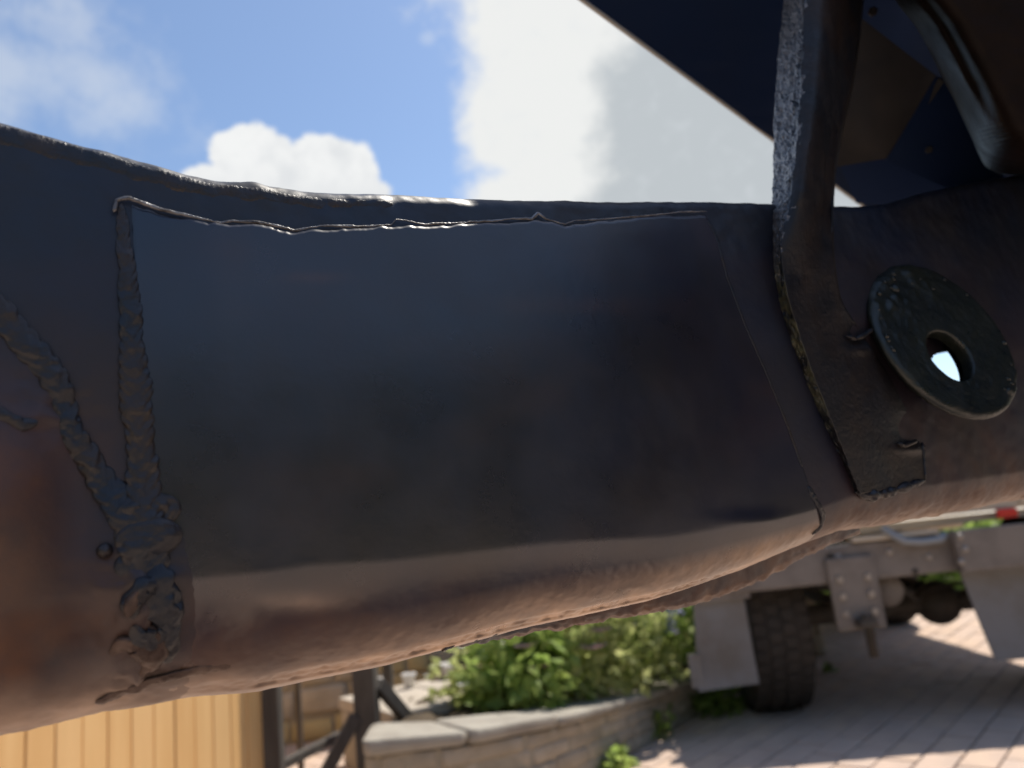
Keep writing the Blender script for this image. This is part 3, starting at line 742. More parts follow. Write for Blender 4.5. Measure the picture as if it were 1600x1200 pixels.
def sq(px, py):
    px = np.asarray(px, float); py = np.asarray(py, float); s, t = st(px, py, 0.0)
    for _ in range(4):                                        # the lower corner lies behind the face's plane
        T_, B_ = ttop(s), tbot(s); BV, BC = BVf(s), BCf(s); Lf = T_ - RT - (B_ + BV); q = (T_ - RT - t) / Lf
        x = np.clip((B_ + BV - t) / BV, 0, 1); th = np.arcsin(x)
        n = np.where(q > 1, -BC + (BC + BULGE) * np.cos(th), bul(q))
        d = ray(px, py); k = (((PA_ - CAM) @ en) + n) / (d @ en); w = CAM + d * k[..., None] - PA_; s, t = w @ es, w @ et
    return s, np.where(q > 1, 1 + th / (math.pi / 2), q)
def proj(P):
    d = P - CAM; z = d @ fw; return 800 + F * (d @ CR) / z, 600 - F * (d @ CU) / z

S_L, S_R = -.42, 1.05
base_pt = PA_ + es * .3; base_pt = np.array([base_pt[0], base_pt[1], CAM_H - .1])
chassis = thing('vehicle_chassis', 'black rusty vehicle chassis rail with a welded repair plate, strap bracket and drilled boss', 'chassis', loc=base_pt)

def gauss(px, py, cx, cy, rx, ry): return np.exp(-((px - cx) / rx) ** 2 - ((py - cy) / ry) ** 2)
def rail_disp(s, q, P):
    px, py = proj(P); front = (q > -1.2) & (q < 2.4)
    d = .0003 * fbm(P, 14, 2, 1) + .00004 * fbm(P, 300, 3, 2)
    d = d + .009 * gauss(px, py, -20, 800, 120, 190) - .003 * gauss(px, py, 120, 780, 60, 200)
    d = d + .0035 * gauss(px, py, 215, 930, 75, 120)
    d = d - .004 * gauss(px, py, 130, 1010, 60, 40)
    d = d + .0020 * gauss(px, py, 238, 962, 34, 40) - .0034 * gauss(px, py, 246, 972, 16, 15)
    cr = gauss(px, py, 215, 940, 62, 120) + .8 * gauss(px, py, 205, 1055, 60, 34) + .5 * gauss(px, py, 60, 640, 70, 60)
    d = d + cr * (.0022 * (.35 - np.abs(fbm(P, 95, 3, 44))) + .0011 * fbm(P, 230, 3, 45))
    low = np.clip((q - 1.0) / .5, 0, 1) * (q < 2.5)
    rough = np.clip((px - 1270) / 60, 0, 1) * low + np.clip((260 - px) / 80, 0, 1) * np.clip((q - 1.3) * 3, 0, 1) * .6 * (q < 2.5)
    d = d + rough * (.0003 * fbm(P, 420, 3, 5) + .0009 * fbm(P, 70, 2, 6))
    topr = np.clip(1 - np.abs(q + .3) / .7, 0, 1); d = d + topr * .0007 * fbm(P, 120, 3, 8)
    d = d + .0002 * np.clip((px - 1300) / 50, 0, 1) * fbm(P, 110, 3, 15)
    return np.where(front, d, 0)
def rail_rust_glow(s, q, P):  # rust, browned further low down to imitate warm ground reflected there
    px, py = proj(P)
    r = .05 + .5 * np.clip((q - .85) / .5, 0, 1) + .35 * np.clip((260 - px) / 200, 0, 1) * np.clip((py - 480) / 300, 0, 1)
    r = r + .10 * np.clip((px - 1290) / 60, 0, 1) * np.clip((py - 430) / 250, 0, 1) - .2 * np.clip((420 - py) / 200, 0, 1) + .35 * gauss(px, py, -10, 790, 110, 150)
    return np.clip(r * (1 + .5 * fbm(P, 25, 3, 21)), 0, 1)
def rail_bare_glow(s, q, P):  # bare steel plus the sunlit ground's reflection, painted pale on the lower roll
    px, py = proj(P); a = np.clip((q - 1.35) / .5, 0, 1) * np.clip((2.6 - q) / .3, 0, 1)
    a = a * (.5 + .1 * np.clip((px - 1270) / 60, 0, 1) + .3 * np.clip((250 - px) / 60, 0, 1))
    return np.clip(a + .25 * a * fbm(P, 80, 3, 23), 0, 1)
HOLE = (1484, 584, 38)                                         # pixel centre and radius of the drilled hole through the rail
def rail():
    s = np.concatenate([np.linspace(S_L, -.06, 40)[:-1], np.linspace(-.06, .60, 560), np.linspace(.60, S_R, 40)[1:]])
    q = np.concatenate([np.linspace(-2, -1, 8)[:-1], np.linspace(-1, 0, 12)[:-1], np.linspace(0, 1, 120)[:-1], np.linspace(1, 2, 36)[:-1], np.linspace(2, 3, 20)[:-1], np.linspace(3, 4, 60)])
    Sg, Qg = np.meshgrid(s, q, indexing='ij'); P = P0(Sg, Qg)
    V = P + SN(Sg, Qg) * rail_disp(Sg, Qg, P)[..., None]
    fcs = grid_faces(len(s), len(q))
    C = V.reshape(-1, 3)[fcs].mean(1); px, py = proj(C); zz = (C - CAM) @ fw
    hole = ((px - HOLE[0]) ** 2 + (py - HOLE[1]) ** 2 < HOLE[2] ** 2) & (zz > .2)
    fcs = fcs[~hole]
    o = mk('rail', V, fcs, M['rail'], chassis, attrs={'rust_glow': rail_rust_glow(Sg, Qg, P).ravel(), 'bare_glow': rail_bare_glow(Sg, Qg, P).ravel()})
    return o
rail_o = rail()
for S_ in (S_L, S_R):                                          # closed ends
    q = np.linspace(-2, 4, 120)[:-1]; ss = np.full(119, S_); V = P0(ss, q); c = V.mean(0)
    mk('end_plate', np.concatenate([V, [c]]), [[i, (i + 1) % 119, 119] for i in range(119)], M['rail'], chassis, smooth=False)

# ---- repair plate, wrapped round the lower corner
def densify(lst, n):
    a = np.array(lst, float); d = np.concatenate([[0], np.cumsum(np.linalg.norm(np.diff(a, axis=0), axis=1))]); t = np.linspace(0, d[-1], n)
    return np.interp(t, d, a[:, 0]), np.interp(t, d, a[:, 1])
TOPL = [(205, 316), (250, 330), (300, 342), (345, 350), (400, 352), (455, 362), (500, 356), (560, 356), (612, 352), (660, 353), (720, 350), (800, 345), (835, 342), (880, 350), (950, 342), (1020, 336), (1100, 334)]
RIGHTL = [(1100, 334), (1118, 360), (1135, 430), (1165, 510), (1200, 590), (1228, 660), (1255, 730), (1275, 790), (1286, 822)]
LEFTL = [(205, 316), (208, 420), (215, 540), (225, 650), (232, 740), (240, 840), (248, 940), (262, 1030)]
def patch():
    nu, nv = 420, 200
    u = np.linspace(0, 1, nu); v = np.linspace(0, 1, nv)
    sT, qT = sq(*densify(TOPL, nu)); sL, qL = sq(*densify(LEFTL, nv)); sR, qR = sq(*densify(RIGHTL, nv))
    qT = qT + .004 * fbm(np.stack([u * 60, 0 * u, 0 * u], 1), 1, 3, 4) + .004 * fbm(np.stack([u * 14, 0 * u, 0 * u], 1), 1, 2, 14)
    qend = 2.12
    # stretch the side lines to the lower lip
    def ext(sx, qx, nvv):
        t = np.linspace(0, 1, nvv); qq = qx[0] + (qend - qx[0]) * t
        return np.interp(qq, qx, sx), qq
    o = np.maximum.accumulate(qL); sL, qL = ext(sL, o + np.arange(nv) * 1e-6, nv)
    o = np.maximum.accumulate(qR); sR, qR = ext(sR, o + np.arange(nv) * 1e-6, nv)
    U, Vv = np.meshgrid(u, v, indexing='ij')
    Sg = sL[None, :] * (1 - U) + sR[None, :] * U
    q_top = np.interp(Sg, sT, qT)
    w = Vv
    Qg = q_top + (qend - q_top) * w
    P = P0(Sg, Qg); px, py = proj(P)
    d = np.full(Sg.shape, .0026) + .0003 * fbm(P, 11, 2, 31) + .00001 * fbm(P, 350, 2, 33)
    d = d + .0012 * gauss(px, py, 470, 950, 110, 36) - .0012 * gauss(px, py, 340, 985, 60, 60)
    d = d + .0016 * gauss(px, py, 1190, 815, 60, 14) - .0016 * gauss(px, py, 1235, 835, 30, 14)
    seam = np.clip((Qg - 1.72) / .06, 0, 1) * np.clip((1.9 - Qg) / .04, 0, 1)
    d = d - .0006 * seam * (1 + .8 * fbm(P, 260, 3, 35))
    ss = lambda x: np.clip(x, 0, 1) ** 2 * (3 - 2 * np.clip(x, 0, 1)); lf = ss(U / .10) * .85 + .15; d = d * lf * (.10 + .90 * ss((1 - U) / .3))
    d = d + .00010 * np.clip((Qg - 1.15) / .2, 0, 1) * fbm(P, 330, 3, 38) + .0006 * np.clip((Qg - 1.2) / .3, 0, 1) * fbm(P, 24, 2, 39)
    # edges dive into the rail
    eu = np.minimum(U, 1 - U) * nu; ev = np.minimum(Vv, (1 - Vv) + 1) * nv
    d = np.where((ev < .5), -.0015, np.where(eu < .5, -.0001, d))
    V = P + SN(Sg, Qg) * d[..., None]
    r = .05 + .5 * np.clip((Qg - 1.0) / .35, 0, 1) * np.clip((900 - px) / 400, .3, 1) + .4 * np.clip((420 - px) / 200, 0, 1) * np.clip((py - 700) / 200, 0, 1) + .10 * np.clip(fbm(P * np.array([1, 1, 2.2]), 14, 4, 36), 0, 1) + .25 * gauss(px, py, 485, 438, 45, 8) + .15 * gauss(px, py, 900, 480, 120, 14)  # rust and rub marks, with reflected ground warmth browned into the lower part
    r = rail_rust_glow(Sg, Qg, P) * (1 - np.clip(U / .14, 0, 1)) + r * np.clip(U / .14, 0, 1)
    bz = .52 * np.clip((px - 360) / 420, 0, 1) * np.clip((Qg - (1.30 - .12 * np.clip((px - 700) / 500, 0, 1))) / .22, 0, 1) + .4 * gauss(px, py, 455, 935, 60, 14) + .38 * np.clip((Qg - 1.66) / .1, 0, 1)  # pale reflection band and a highlight patch painted over the bare edge
    bl = np.clip(U / .16, 0, 1); bz = rail_bare_glow(Sg, Qg, P) * (1 - bl) + bz * bl
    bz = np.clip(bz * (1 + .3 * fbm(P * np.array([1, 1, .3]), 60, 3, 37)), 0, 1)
    back = PS(Sg[:, -1], Qg[:, -1], -.003)
    Vf = np.concatenate([V.reshape(-1, 3), back]); fs = grid_faces(nu, nv).tolist()
    k0 = nu * nv; fs += [[i * nv + nv - 1, (i + 1) * nv + nv - 1, k0 + i + 1, k0 + i] for i in range(nu - 1)]
    o = mk('repair_plate', Vf, fs, M['patch'], chassis, attrs={'rust_glow': np.concatenate([np.clip(r, 0, 1).ravel(), np.full(nu, .6)]), 'bare_glow': np.concatenate([bz.ravel(), np.full(nu, .3)])})
    o['label'] = 'smooth black repair plate welded to the rail'
    return o
patch_o = patch()

def bead(name, lst, r, parent, amp=.35, lam=.004, h=.75, seed=0, off=.0, chev=.5, n=11, mat_='weld', wid=None, jag=0.0):
    px, py = densify(lst, 500); s, q = sq(px, py); P = PS(s, q, off)
    l = np.concatenate([[0], np.cumsum(np.linalg.norm(np.diff(P, axis=0), axis=1))]); m_ = max(12, int(l[-1] / .0005)); t = np.linspace(0, l[-1], m_)
    s = np.interp(t, l, s); q = np.interp(t, l, q)
    if jag: q = q + jag * fbm(np.stack([t * 120, 0 * t, 0 * t + seed], 1), 1, 3, seed)
    P = PS(s, q, off + np.convolve(np.pad(rail_disp(s, q, P0(s, q)), 4, mode='edge'), np.ones(9) / 9, 'valid')); Nn = SN(s, q); tn = np.gradient(P, axis=0); tn /= np.linalg.norm(tn, axis=1)[:, None] + 1e-12
    bi = np.cross(Nn, tn)
    R = np.full(m_, r) if wid is None else r * np.interp(t / t[-1], np.linspace(0, 1, len(wid)), wid)
    taper = np.clip(np.minimum(t, t[-1] - t) / (1.2 * r) + .05, 0, 1) ** .5
    a = np.linspace(-.04 * math.pi, 1.04 * math.pi, n)
    ca, sa = np.cos(a), np.sin(a)
    ph = (t[:, None] / lam + chev * np.abs(ca)[None, :] * 1.2 + .35 * fbm(np.stack([t * 60, 0 * t, 0 * t], 1), 1, 2, seed + 3)[:, None]) % 1.0
    rip = np.sqrt(np.clip(1 - (2 * ph - 1) ** 2, 0, 1))
    rr = R[:, None] * taper[:, None] * (1 - amp * .6 + amp * .6 * rip)
    V = P[:, None] + bi[:, None] * (ca[None, :] * rr)[..., None] + Nn[:, None] * (sa[None, :] * rr * h)[..., None]
    V = V + Nn[:, None] * (amp * r * min(.55, h) * fbm(V, 1.1 / r, 3, seed))[..., None] + bi[:, None] * (amp * r * .5 * fbm(V + 3, .6 / r, 2, seed + 9))[..., None]
    return mk(name, V, grid_faces(m_, n), M[mat_], parent)
# top run of weld along the plate: thin and wandering
bead('weld_bead', [(178, 335), (182, 316), (200, 312), (225, 322), (250, 331), (300, 343), (345, 352), (360, 349), (400, 351), (440, 359), (458, 364), (500, 356), (560, 357), (610, 354), (616, 346), (632, 347), (662, 354), (720, 351), (770, 348), (800, 344), (828, 345), (838, 336), (850, 345), (880, 353), (895, 347), (960, 343), (1020, 338), (1060, 333), (1102, 332)], .0007, rail_o, .3, .009, .9, 3, .0015, jag=.0013, mat_='glint', wid=[.9, 1.1, .9, .5, 1, .8, .4, .9, .5, .3, .8, .4, .9, .5, 1.2, .6, .3, .7, .4, .8, .5, .3, .6, .3])
# down the left side: broad scalloped run
bead('weld_bead', [(188, 320), (193, 380), (200, 440), (205, 520), (212, 600), (218, 690), (224, 760), (230, 830), (236, 900)], .0046, rail_o, .36, .0040, .30, 5, .0005, chev=1.3, n=21, wid=[.35, .5, .7, .85, 1.0, 1.05, 1.15, 1.2])
# diagonal run from the left
bead('weld_bead', [(-60, 430), (0, 485), (30, 525), (60, 560), (92, 610), (120, 690), (150, 735), (180, 775), (205, 830), (222, 890)], .0044, rail_o, .38, .0046, .30, 8, .0004, chev=1.2, n=21, wid=[.8, .9, 1.0, .8, .9, 1.1, 1.2])
bead('weld_bead', [(-60, 612), (0, 650), (35, 668), (60, 662)], .0018, rail_o, .35, .006, .4, 9, .0002)
# right-hand joint of the plate, ground nearly flush
bead('weld_bead', [(1106, 345), (1120, 372), (1135, 430), (1165, 510), (1200, 590), (1228, 660), (1253, 730)], .0008, rail_o, .4, .008, .25, 12, .0003)
bead('weld_bead', [(1262, 760), (1278, 790), (1288, 806), (1286, 826), (1272, 838)], .0016, rail_o, .35, .006, .45, 13, .0003)
# ragged seam along the rail's top edge
bead('edge_seam', [(-80, 195), (0, 207), (60, 222), (120, 238), (200, 262), (300, 288), (350, 297), (430, 304), (520, 313), (620, 315)], .0036, rail_o, .22, .0016, .22, 15, -.0003, chev=.1, n=15, wid=[1, 1, .9, .9, .8, .55, .5])
# blobs of spatter and the burnt lump low on the left
def blob(name, px, py, r, h, parent, seed, amp=.35, mat_='weld', squash=1.0, off=0.0):
    s, q = sq(np.array([px * 1.0]), np.array([py * 1.0])); c = PS(s, q, off + rail_disp(s, q, P0(s, q)))[0]; nn = SN(s, q)[0]
    u = np.cross(nn, es); u /= np.linalg.norm(u); w = np.cross(u, nn); V = []
    nu, nv = 26, 30
    for i in range(nu):
        th = (i / (nu - 1)) * math.pi * .62
        for j in range(nv):
            a = 2 * math.pi * j / nv
            V.append(c + nn * (h * (math.cos(th) + .3)) + r * math.sin(th) * (u * math.cos(a) + w * math.sin(a) * squash))
    V = np.array(V).reshape(nu, nv, 3); V = V + nn * (amp * h * fbm(V, 1.6 / r, 3, seed))[..., None]
    return mk(name, V, grid_faces(nu, nv, True), M[mat_], parent)
blob('weld_spatter', 163, 861, .0022, .0022, rail_o, 1, .1)
blob('weld_lump', 232, 800, .0055, .0014, rail_o, 4, .8, squash=1.6)
bead('edge_seam', [(150, 1108), (200, 1090), (260, 1066), (330, 1054), (420, 1042)], .0018, rail_o, .4, .006, .4, 25, .0004, mat_='tan')
# crumpled foot of the weld: crater rim, folded tongue of sheet, runs of spatter
bead('weld_bead', [(236, 870), (244, 905), (252, 940), (258, 975), (264, 1010), (268, 1040)], .0042, rail_o, .45, .0050, .30, 41, .0008, chev=1.0, n=17, wid=[.6, 1.1, 1, 1.2, .9, .6])
bead('crater_rim', [(204, 962), (206, 935), (222, 915), (245, 912), (264, 930), (270, 960), (262, 990), (240, 1002), (218, 994), (206, 975)], .0034, rail_o, .4, .007, .5, 31, .0006, n=15)
bead('crater_rim', [(200, 958), (203, 936), (214, 918)], .0020, rail_o, .4, .005, .7, 32, .0020, n=13, mat_='tan')
bead('torn_tongue', [(172, 1032), (196, 1012), (222, 1004), (238, 1022), (236, 1046), (222, 1064)], .0042, rail_o, .4, .014, .5, 33, .0004, n=17, wid=[.5, 1.1, 1.3, 1.2, .9, .5], mat_='tan')
for k, (x, y, r_, h_) in enumerate(((232, 842, .0060, .0018), (222, 880, .0050, .0016), (205, 800, .0046, .0014))):
    blob('weld_lump', x, y, r_, h_, rail_o, 60 + k, .25, squash=1.5, off=-.0002, mat_='weld')

# ---- lower lip: the rail's own bottom flange hanging below the plate
def lip():
    up = [(560, 1030), (640, 1012), (740, 985), (830, 962), (960, 938), (1060, 912), (1140, 885), (1200, 862), (1260, 838), (1340, 815)]
    dn = [(560, 1041), (640, 1022), (740, 1005), (830, 990), (960, 967), (1060, 950), (1130, 930), (1200, 901), (1265, 866), (1345, 833)]
    n = 260; ux, uy = densify(up, n); dx, dy = densify(dn, n)
    prof_ = [(-.026, 0.0), (-.028, .5), (-.031, .85), (-.034, 1.0), (-.038, .95), (-.044, .6), (-.046, .0)]
    k = 22; tt = np.linspace(0, len(prof_) - 1, k); V = []
    ns = np.interp(tt, range(len(prof_)), [p[0] for p in prof_]); fr = np.interp(tt, range(len(prof_)), [p[1] for p in prof_])
    for a, b in zip(ns, fr): V.append(on_plane(ux * (1 - b) + dx * b, uy * (1 - b) + dy * b, a))
    V = np.stack(V, 1); V = V + et * (.0011 * fbm(V, 120, 3, 50) + .0007 * fbm(V, 420, 2, 51))[..., None]
    mk('bottom_flange', V, grid_faces(n, k), M['rail'], rail_o, attrs={'rust_glow': np.clip(.25 + .5 * fbm(V, 50, 3, 52).ravel() + np.tile(np.where(fr > .8, .3, 0), n), 0, 1), 'bare_glow': np.clip(np.tile(np.where(fr > .85, .22, -.2), n) + .35 * fbm(V, 90, 3, 53).ravel(), 0, .5)})  # lip coloured paler, shaded recess above it coloured darker
lip()
def curl():       # strip of seam sealer peeling along the plate's lower edge
    a = [(690, 1006), (740, 994), (790, 980), (832, 966)]
    px, py = densify(a, 80); P = on_plane(px, py, -.020); P = P + et * (.0009 * fbm(P, 260, 2, 3))[:, None]
    tube('seam_sealer', P, .0018 * (1 + .5 * fbm(P, 300, 2, 4)), M['weld'], rail_o, n=8)
curl()

# ---- upright bracket: thick flaking edge to the left, folded plate against the rail
def bracket():
    ys = [-60, 0, 60, 130, 200, 260, 315, 380, 420, 470, 520, 580, 640, 700, 745, 772]
    xl = [1228, 1225, 1218, 1212, 1209, 1208, 1206, 1206, 1208, 1216, 1230, 1252, 1276, 1304, 1325, 1338]
    xm = [1262, 1258, 1256, 1252, 1248, 1240, 1234, 1220, 1222, 1232, 1248, 1268, 1292, 1316, 1333, 1345]
    xr = [1352, 1346, 1340, 1330, 1314, 1303, 1299, 1300, 1303, 1312, 1345, 1385, 1415, 1440, 1446, 1446]
    n = 420; y = np.linspace(ys[0], ys[-1], n)
    k = np.hanning(25); k /= k.sum(); sm_ = lambda a: np.convolve(np.pad(a, 12, mode='edge'), k, 'valid')
    L_, M_, R_ = (sm_(np.interp(y, ys, a)) for a in (xl, xm, xr))
    th = np.interp(y, [0, 300, 420, 520, 700, 772], [.020, .016, .009, .006, .0045, .0030])      # how far it stands proud
    prd = .0030 * np.clip((y - 330) / 150, 0, 1)
    bk = np.interp(y, [0, 280, 330, 772], [-.030, -.024, -.001, -.001])
    cols = []; lich = []; rough = []
    for a in np.linspace(0, 1, 26):                                        # flaking edge
        cols.append(on_plane(L_ * (1 - a) + M_ * a, y, bk * (1 - a) + th * a + prd)); rough.append(np.full(n, 1.0 if .05 < a < .95 else .6))
        lich.append(np.clip((y - 400) / 50, 0, 1) * np.clip((700 - y) / 120, 0, 1) * (.75 - .3 * abs(a - .5)))
    yb = y + 0 * y
    for a in np.linspace(0, 1, 60)[1:]:                                    # front face
        x = M_ * (1 - a) + R_ * a
        dn = th * (1 - .85 * a * np.clip((y - 420) / 100, 0, 1)) + np.clip((430 - y) / 120, 0, 1) * (.007 * math.sin(math.pi * min(a * 1.25, 1)) - .010 * a * a)
        dent = .0025 * (gauss(x, y, 1338, 515, 22, 26) + gauss(x, y, 1418, 672, 22, 26)) - .002 * gauss(x, y, 1350, 545, 26, 10) - .002 * gauss(x, y, 1428, 702, 26, 10)
        cols.append(on_plane(x, y - 18 * a * np.clip((y - 700) / 72, 0, 1), dn - dent + prd)); rough.append(np.full(n, .12)); lich.append(0 * y)
    for a in (.35, .7, 1.0):                                               # back to the rail
        cols.append(on_plane(R_ + 4 * a, y - 18 * np.clip((y - 700) / 72, 0, 1), th * (1 - .85 * np.clip((y - 420) / 100, 0, 1)) * (1 - a) + (bk - .002) * a + prd)); rough.append(np.full(n, .1)); lich.append(0 * y)
    V = np.stack(cols, 1); Rg = np.stack(rough, 1); Lc = np.stack(lich, 1)
    up = np.clip((360 - y) / 60, .45, 1)[:, None]
    dis = Rg * (.0022 * up * fbm(V, 130, 3, 60) + .0018 * up * fbm(V, 420, 3, 61) + .0006 * fbm(V, 1000, 2, 63)) + .0003 * fbm(V, 60, 2, 62)
    dirv = np.array(-CR * .75 + en * .6)
    V = V + dirv * dis[..., None]
    kf = 26
    endc = on_plane(*proj(V[-1]), -.002)
    W2 = np.concatenate([V, (V[-1] * .5 + endc * .5 - et * .001)[None], (endc - et * .001)[None]]); nc = V.shape[1]
    L2 = np.concatenate([Lc * (.5 + .8 * fbm(V, 200, 2, 64)), np.zeros((2, nc))])
    g = grid_faces(n + 2, nc); o = mk('bracket_plate', W2, g, M['bracket'], br, attrs={'lichen': L2.ravel()})
    o.data.materials.append(M['flake_glint'])
    cen = W2.reshape(-1, 3)[g].mean(1); cidx = (g[:, 0] % nc) + 9 * fbm(cen, 160, 3, 66) + 4 * fbm(cen, 500, 2, 67)
    o.data.polygons.foreach_set('material_index', ((cidx < kf - 3) & (g[:, 0] // nc < n * .6)).astype(np.int32).tolist())
br = mk('bracket', *tube_vf(np.stack([on_plane(1285, -60, -.006), on_plane(1272, 100, -.006), on_plane(1262, 300, -.008), on_plane(1260, 380, -.012)]), [.011, .010, .009, .008], 12), M['bracket'], chassis)
bracket()
# curled lips of the two bolt pockets and the fillet under the bracket
def plane_tube(name, lst, n0, r, parent, mt, seed, amp=.35):
    px, py = densify(lst, 90); P = on_plane(px, py, np.linspace(n0[0], n0[1], 90) if isinstance(n0, tuple) else n0)
    rr = r * np.clip(np.minimum(np.linspace(0, 1, 90), 1 - np.linspace(0, 1, 90)) * 6 + .15, 0, 1) * (1 + amp * fbm(P, 250, 2, seed))
    return tube(name, P, rr, M[mt], parent, n=8)
plane_tube('pocket_lip', [(1322, 525), (1336, 530), (1350, 524), (1365, 513)], .0060, .0013, br, 'bracket', 1)
plane_tube('pocket_lip', [(1402, 693), (1412, 697), (1422, 693), (1434, 688)], .0052, .0013, br, 'bracket', 2)
plane_tube('weld_bead', [(1336, 768), (1352, 775), (1380, 772), (1412, 762), (1446, 750)], .0040, .0024, br, 'weld', 3, .5)
plane_tube('weld_bead', [(1446, 750), (1444, 720), (1441, 690)], .0036, .0010, br, 'weld', 4, .5)

# ---- round boss with its drilled hole
def boss():
    tilt = rad(58); c0 = on_plane(1478, 526, .016); v = CAM - c0; v /= np.linalg.norm(v)
    rgt = np.cross(fw, CU); rgt = CR - (CR @ v) * v; rgt /= np.linalg.norm(rgt); upv = np.cross(v, rgt); upv = upv if upv @ CU > 0 else -upv
    side = (.80 * rgt + .60 * upv); ax = math.cos(tilt) * v + math.sin(tilt) * side
    depth = (c0 - CAM) @ fw; R0 = 138 * depth / F; 
    hc = CAM + ray(1485, 555) * depth; k = ((c0 - hc) @ ax) / (ray(1485, 555) @ ax); hc = hc + ray(1485, 555) * k        # on the face
    u = np.cross(ax, [0, 0, 1.0]); u /= np.linalg.norm(u); w = np.cross(ax, u)
    n = 120; a = np.arange(n) * 2 * math.pi / n; e = np.cos(a)[:, None] * u + np.sin(a)[:, None] * w
    rh = 43 * depth / F
    # face from the hole's edge to the rim, then round the rim to the back
    rings = [(hc + e * rh - ax * .007), (hc + e * rh - ax * .004), (hc + e * rh - ax * .0012), (hc + e * rh * 1.05)]
    inner = hc + e * rh * 1.05; outer = c0 + e * (R0 - .003)
    for t_ in np.linspace(0, 1, 34)[1:]: rings.append(inner * (1 - t_) + outer * t_)
    for r_, h_ in ((R0 - .0012, -.0004), (R0, -.0012), (R0 + .0005, -.0022), (R0 + .0003, -.0034), (R0 - .001, -.005), (R0 - .004, -.006)): rings.append(c0 + e * r_ + ax * h_)
    for t_ in np.linspace(0, 1, 8)[1:]: rings.append((c0 + e * (R0 - .004) - ax * .006) * (1 - t_) + (hc + e * rh - ax * .007) * t_)
    V = np.stack(rings); px, py = proj(V)
    lum = gauss(px, py, 1410, 440, 50, 40) + .7 * gauss(px, py, 1375, 480, 30, 60) + gauss(px, py, 1590, 590, 16, 50)
    dis = .0003 * fbm(V, 120, 3, 70) + lum * .0016 * np.clip(fbm(V, 190, 3, 71), -.1, 1) + .0002 * fbm(V, 600, 2, 72)
    V = V + ax * dis[..., None]
    b = mk('boss', V, grid_faces(V.shape[0], n, True), M['boss'], chassis)
    # the boss's stub into the rail, behind the disc (a hollow collar)
    V, f = lathe_vf([(rh * 1.75, -.006), (rh * 1.75, -.016), (rh * 1.5, -.016), (rh * 1.5, -.006)], c0 * .3 + hc * .7, ax, 48); 
    mk('collar', V, f, M['boss'], b)
    # letters scratched in the face: two strokes
    r = np.random.default_rng(3)
    for k in range(24):
        if k < 13: x, y = 1405 + r.normal() * 34, 440 + r.normal() * 20
        elif k < 18: x, y = 1380 + r.normal() * 8, 520 + r.normal() * 22
        else: x, y = 1583 + r.normal() * 5, 590 + r.normal() * 26
        d = ray(x, y); kk = ((c0 - CAM) @ ax) / (d @ ax); p = CAM + d * kk
        if np.linalg.norm(p - c0) > R0 - .004: p = c0 + (p - c0) / np.linalg.norm(p - c0) * (R0 - .004)
        rr = abs(r.normal() * .0009) + .0007
        th = np.linspace(0, math.pi * .5, 5); V, f = lathe_vf([(max(rr * math.sin(t_), 1e-5), rr * .7 * math.cos(t_)) for t_ in th], p, ax, 10, closed=False)
        V = V + ax * (.3 * rr * fbm(V, .8 / rr, 2, k))[:, None]
        mk('paint_drip', V, f, M['boss'], b)
boss()

# ---- body floor above: dark panel with a clean straight lower edge
def quad_panel(name, c, parent, mt, th, nu=30, nv=30, bulge=0.0, edge=None, noise_=0.0):
    """c: four (px, py, depth): two along the free edge, then the two opposite"""
    P = [CAM + ray(x, y) * d for x, y, d in c]; u = np.linspace(0, 1, nu)[:, None, None]; v = np.linspace(0, 1, nv)[None, :, None]
    G = (P[0] * (1 - u) + P[1] * u) * (1 - v) + (P[3] * (1 - u) + P[2] * u) * v
    nn = np.cross(P[1] - P[0], P[3] - P[0]); nn /= np.linalg.norm(nn)
    if nn @ (CAM - P[0]) < 0: nn = -nn
    G = G + nn * bulge * (np.sin(np.pi * u) * np.sin(np.pi * v))
    if noise_: G = G + nn * (noise_ * fbm(G, 20, 3, 7))[..., None]
    B_ = G - nn * th; V = np.concatenate([G.reshape(-1, 3), B_.reshape(-1, 3)]); g = grid_faces(nu, nv); k = nu * nv
    rim = [i * nv for i in range(nu)] + [(nu - 1) * nv + j for j in range(1, nv)] + [i * nv + nv - 1 for i in range(nu - 2, -1, -1)] + [j for j in range(nv - 2, 0, -1)]
    f = g.tolist() + (g[:, ::-1] + k).tolist() + [[rim[i], rim[(i + 1) % len(rim)], rim[(i + 1) % len(rim)] + k, rim[i] + k] for i in range(len(rim))]
    return mk(name, V, f, M[mt], parent, smooth=False), P, nn
floor_, fp, fn = quad_panel('floor_panel', [(690, -162, .52), (1400, 359, .92), (2150, 150, 1.15), (1700, -700, .62)], chassis, 'floorpan', .0025, noise_=.0008)
e0 = fp[0] - fn * .0013; e1 = fp[1] - fn * .0013
tube('panel_edge', np.linspace(e0, e1, 20), .0018, M['edge'], floor_, n=8)
quad_panel('inner_panel', [(1300, 262, .62), (1395, 246, .60), (1475, 128, .56), (1335, 20, .57)], chassis, 'inner', .003, bulge=.004, noise_=.001)
quad_panel('void_shade', [(1385, 252, .60), (1560, 330, .60), (1580, 150, .56), (1462, 120, .56)], chassis, 'floorpan', .003)  # dark sheet standing in for a shaded void
quad_panel('void_shade', [(1338, 317, .70), (1570, 335, .66), (1570, 235, .64), (1300, 232, .66)], chassis, 'floorpan', .003)  # dark sheet hiding ground-lit floor, painted as shade
def bolt_near(px, py, d, r):
    c = CAM + ray(px, py) * d; v, f = lathe_vf([(0, r * .8), (r * .8, r * .8), (r, r * .5), (r, -r)], c, CAM - c, 6, closed=False); mk('bolt', v, f, M['inner'], floor_, smooth=False)
bolt_near(1364, 18, .55, .0035); bolt_near(1452, 234, .575, .003)

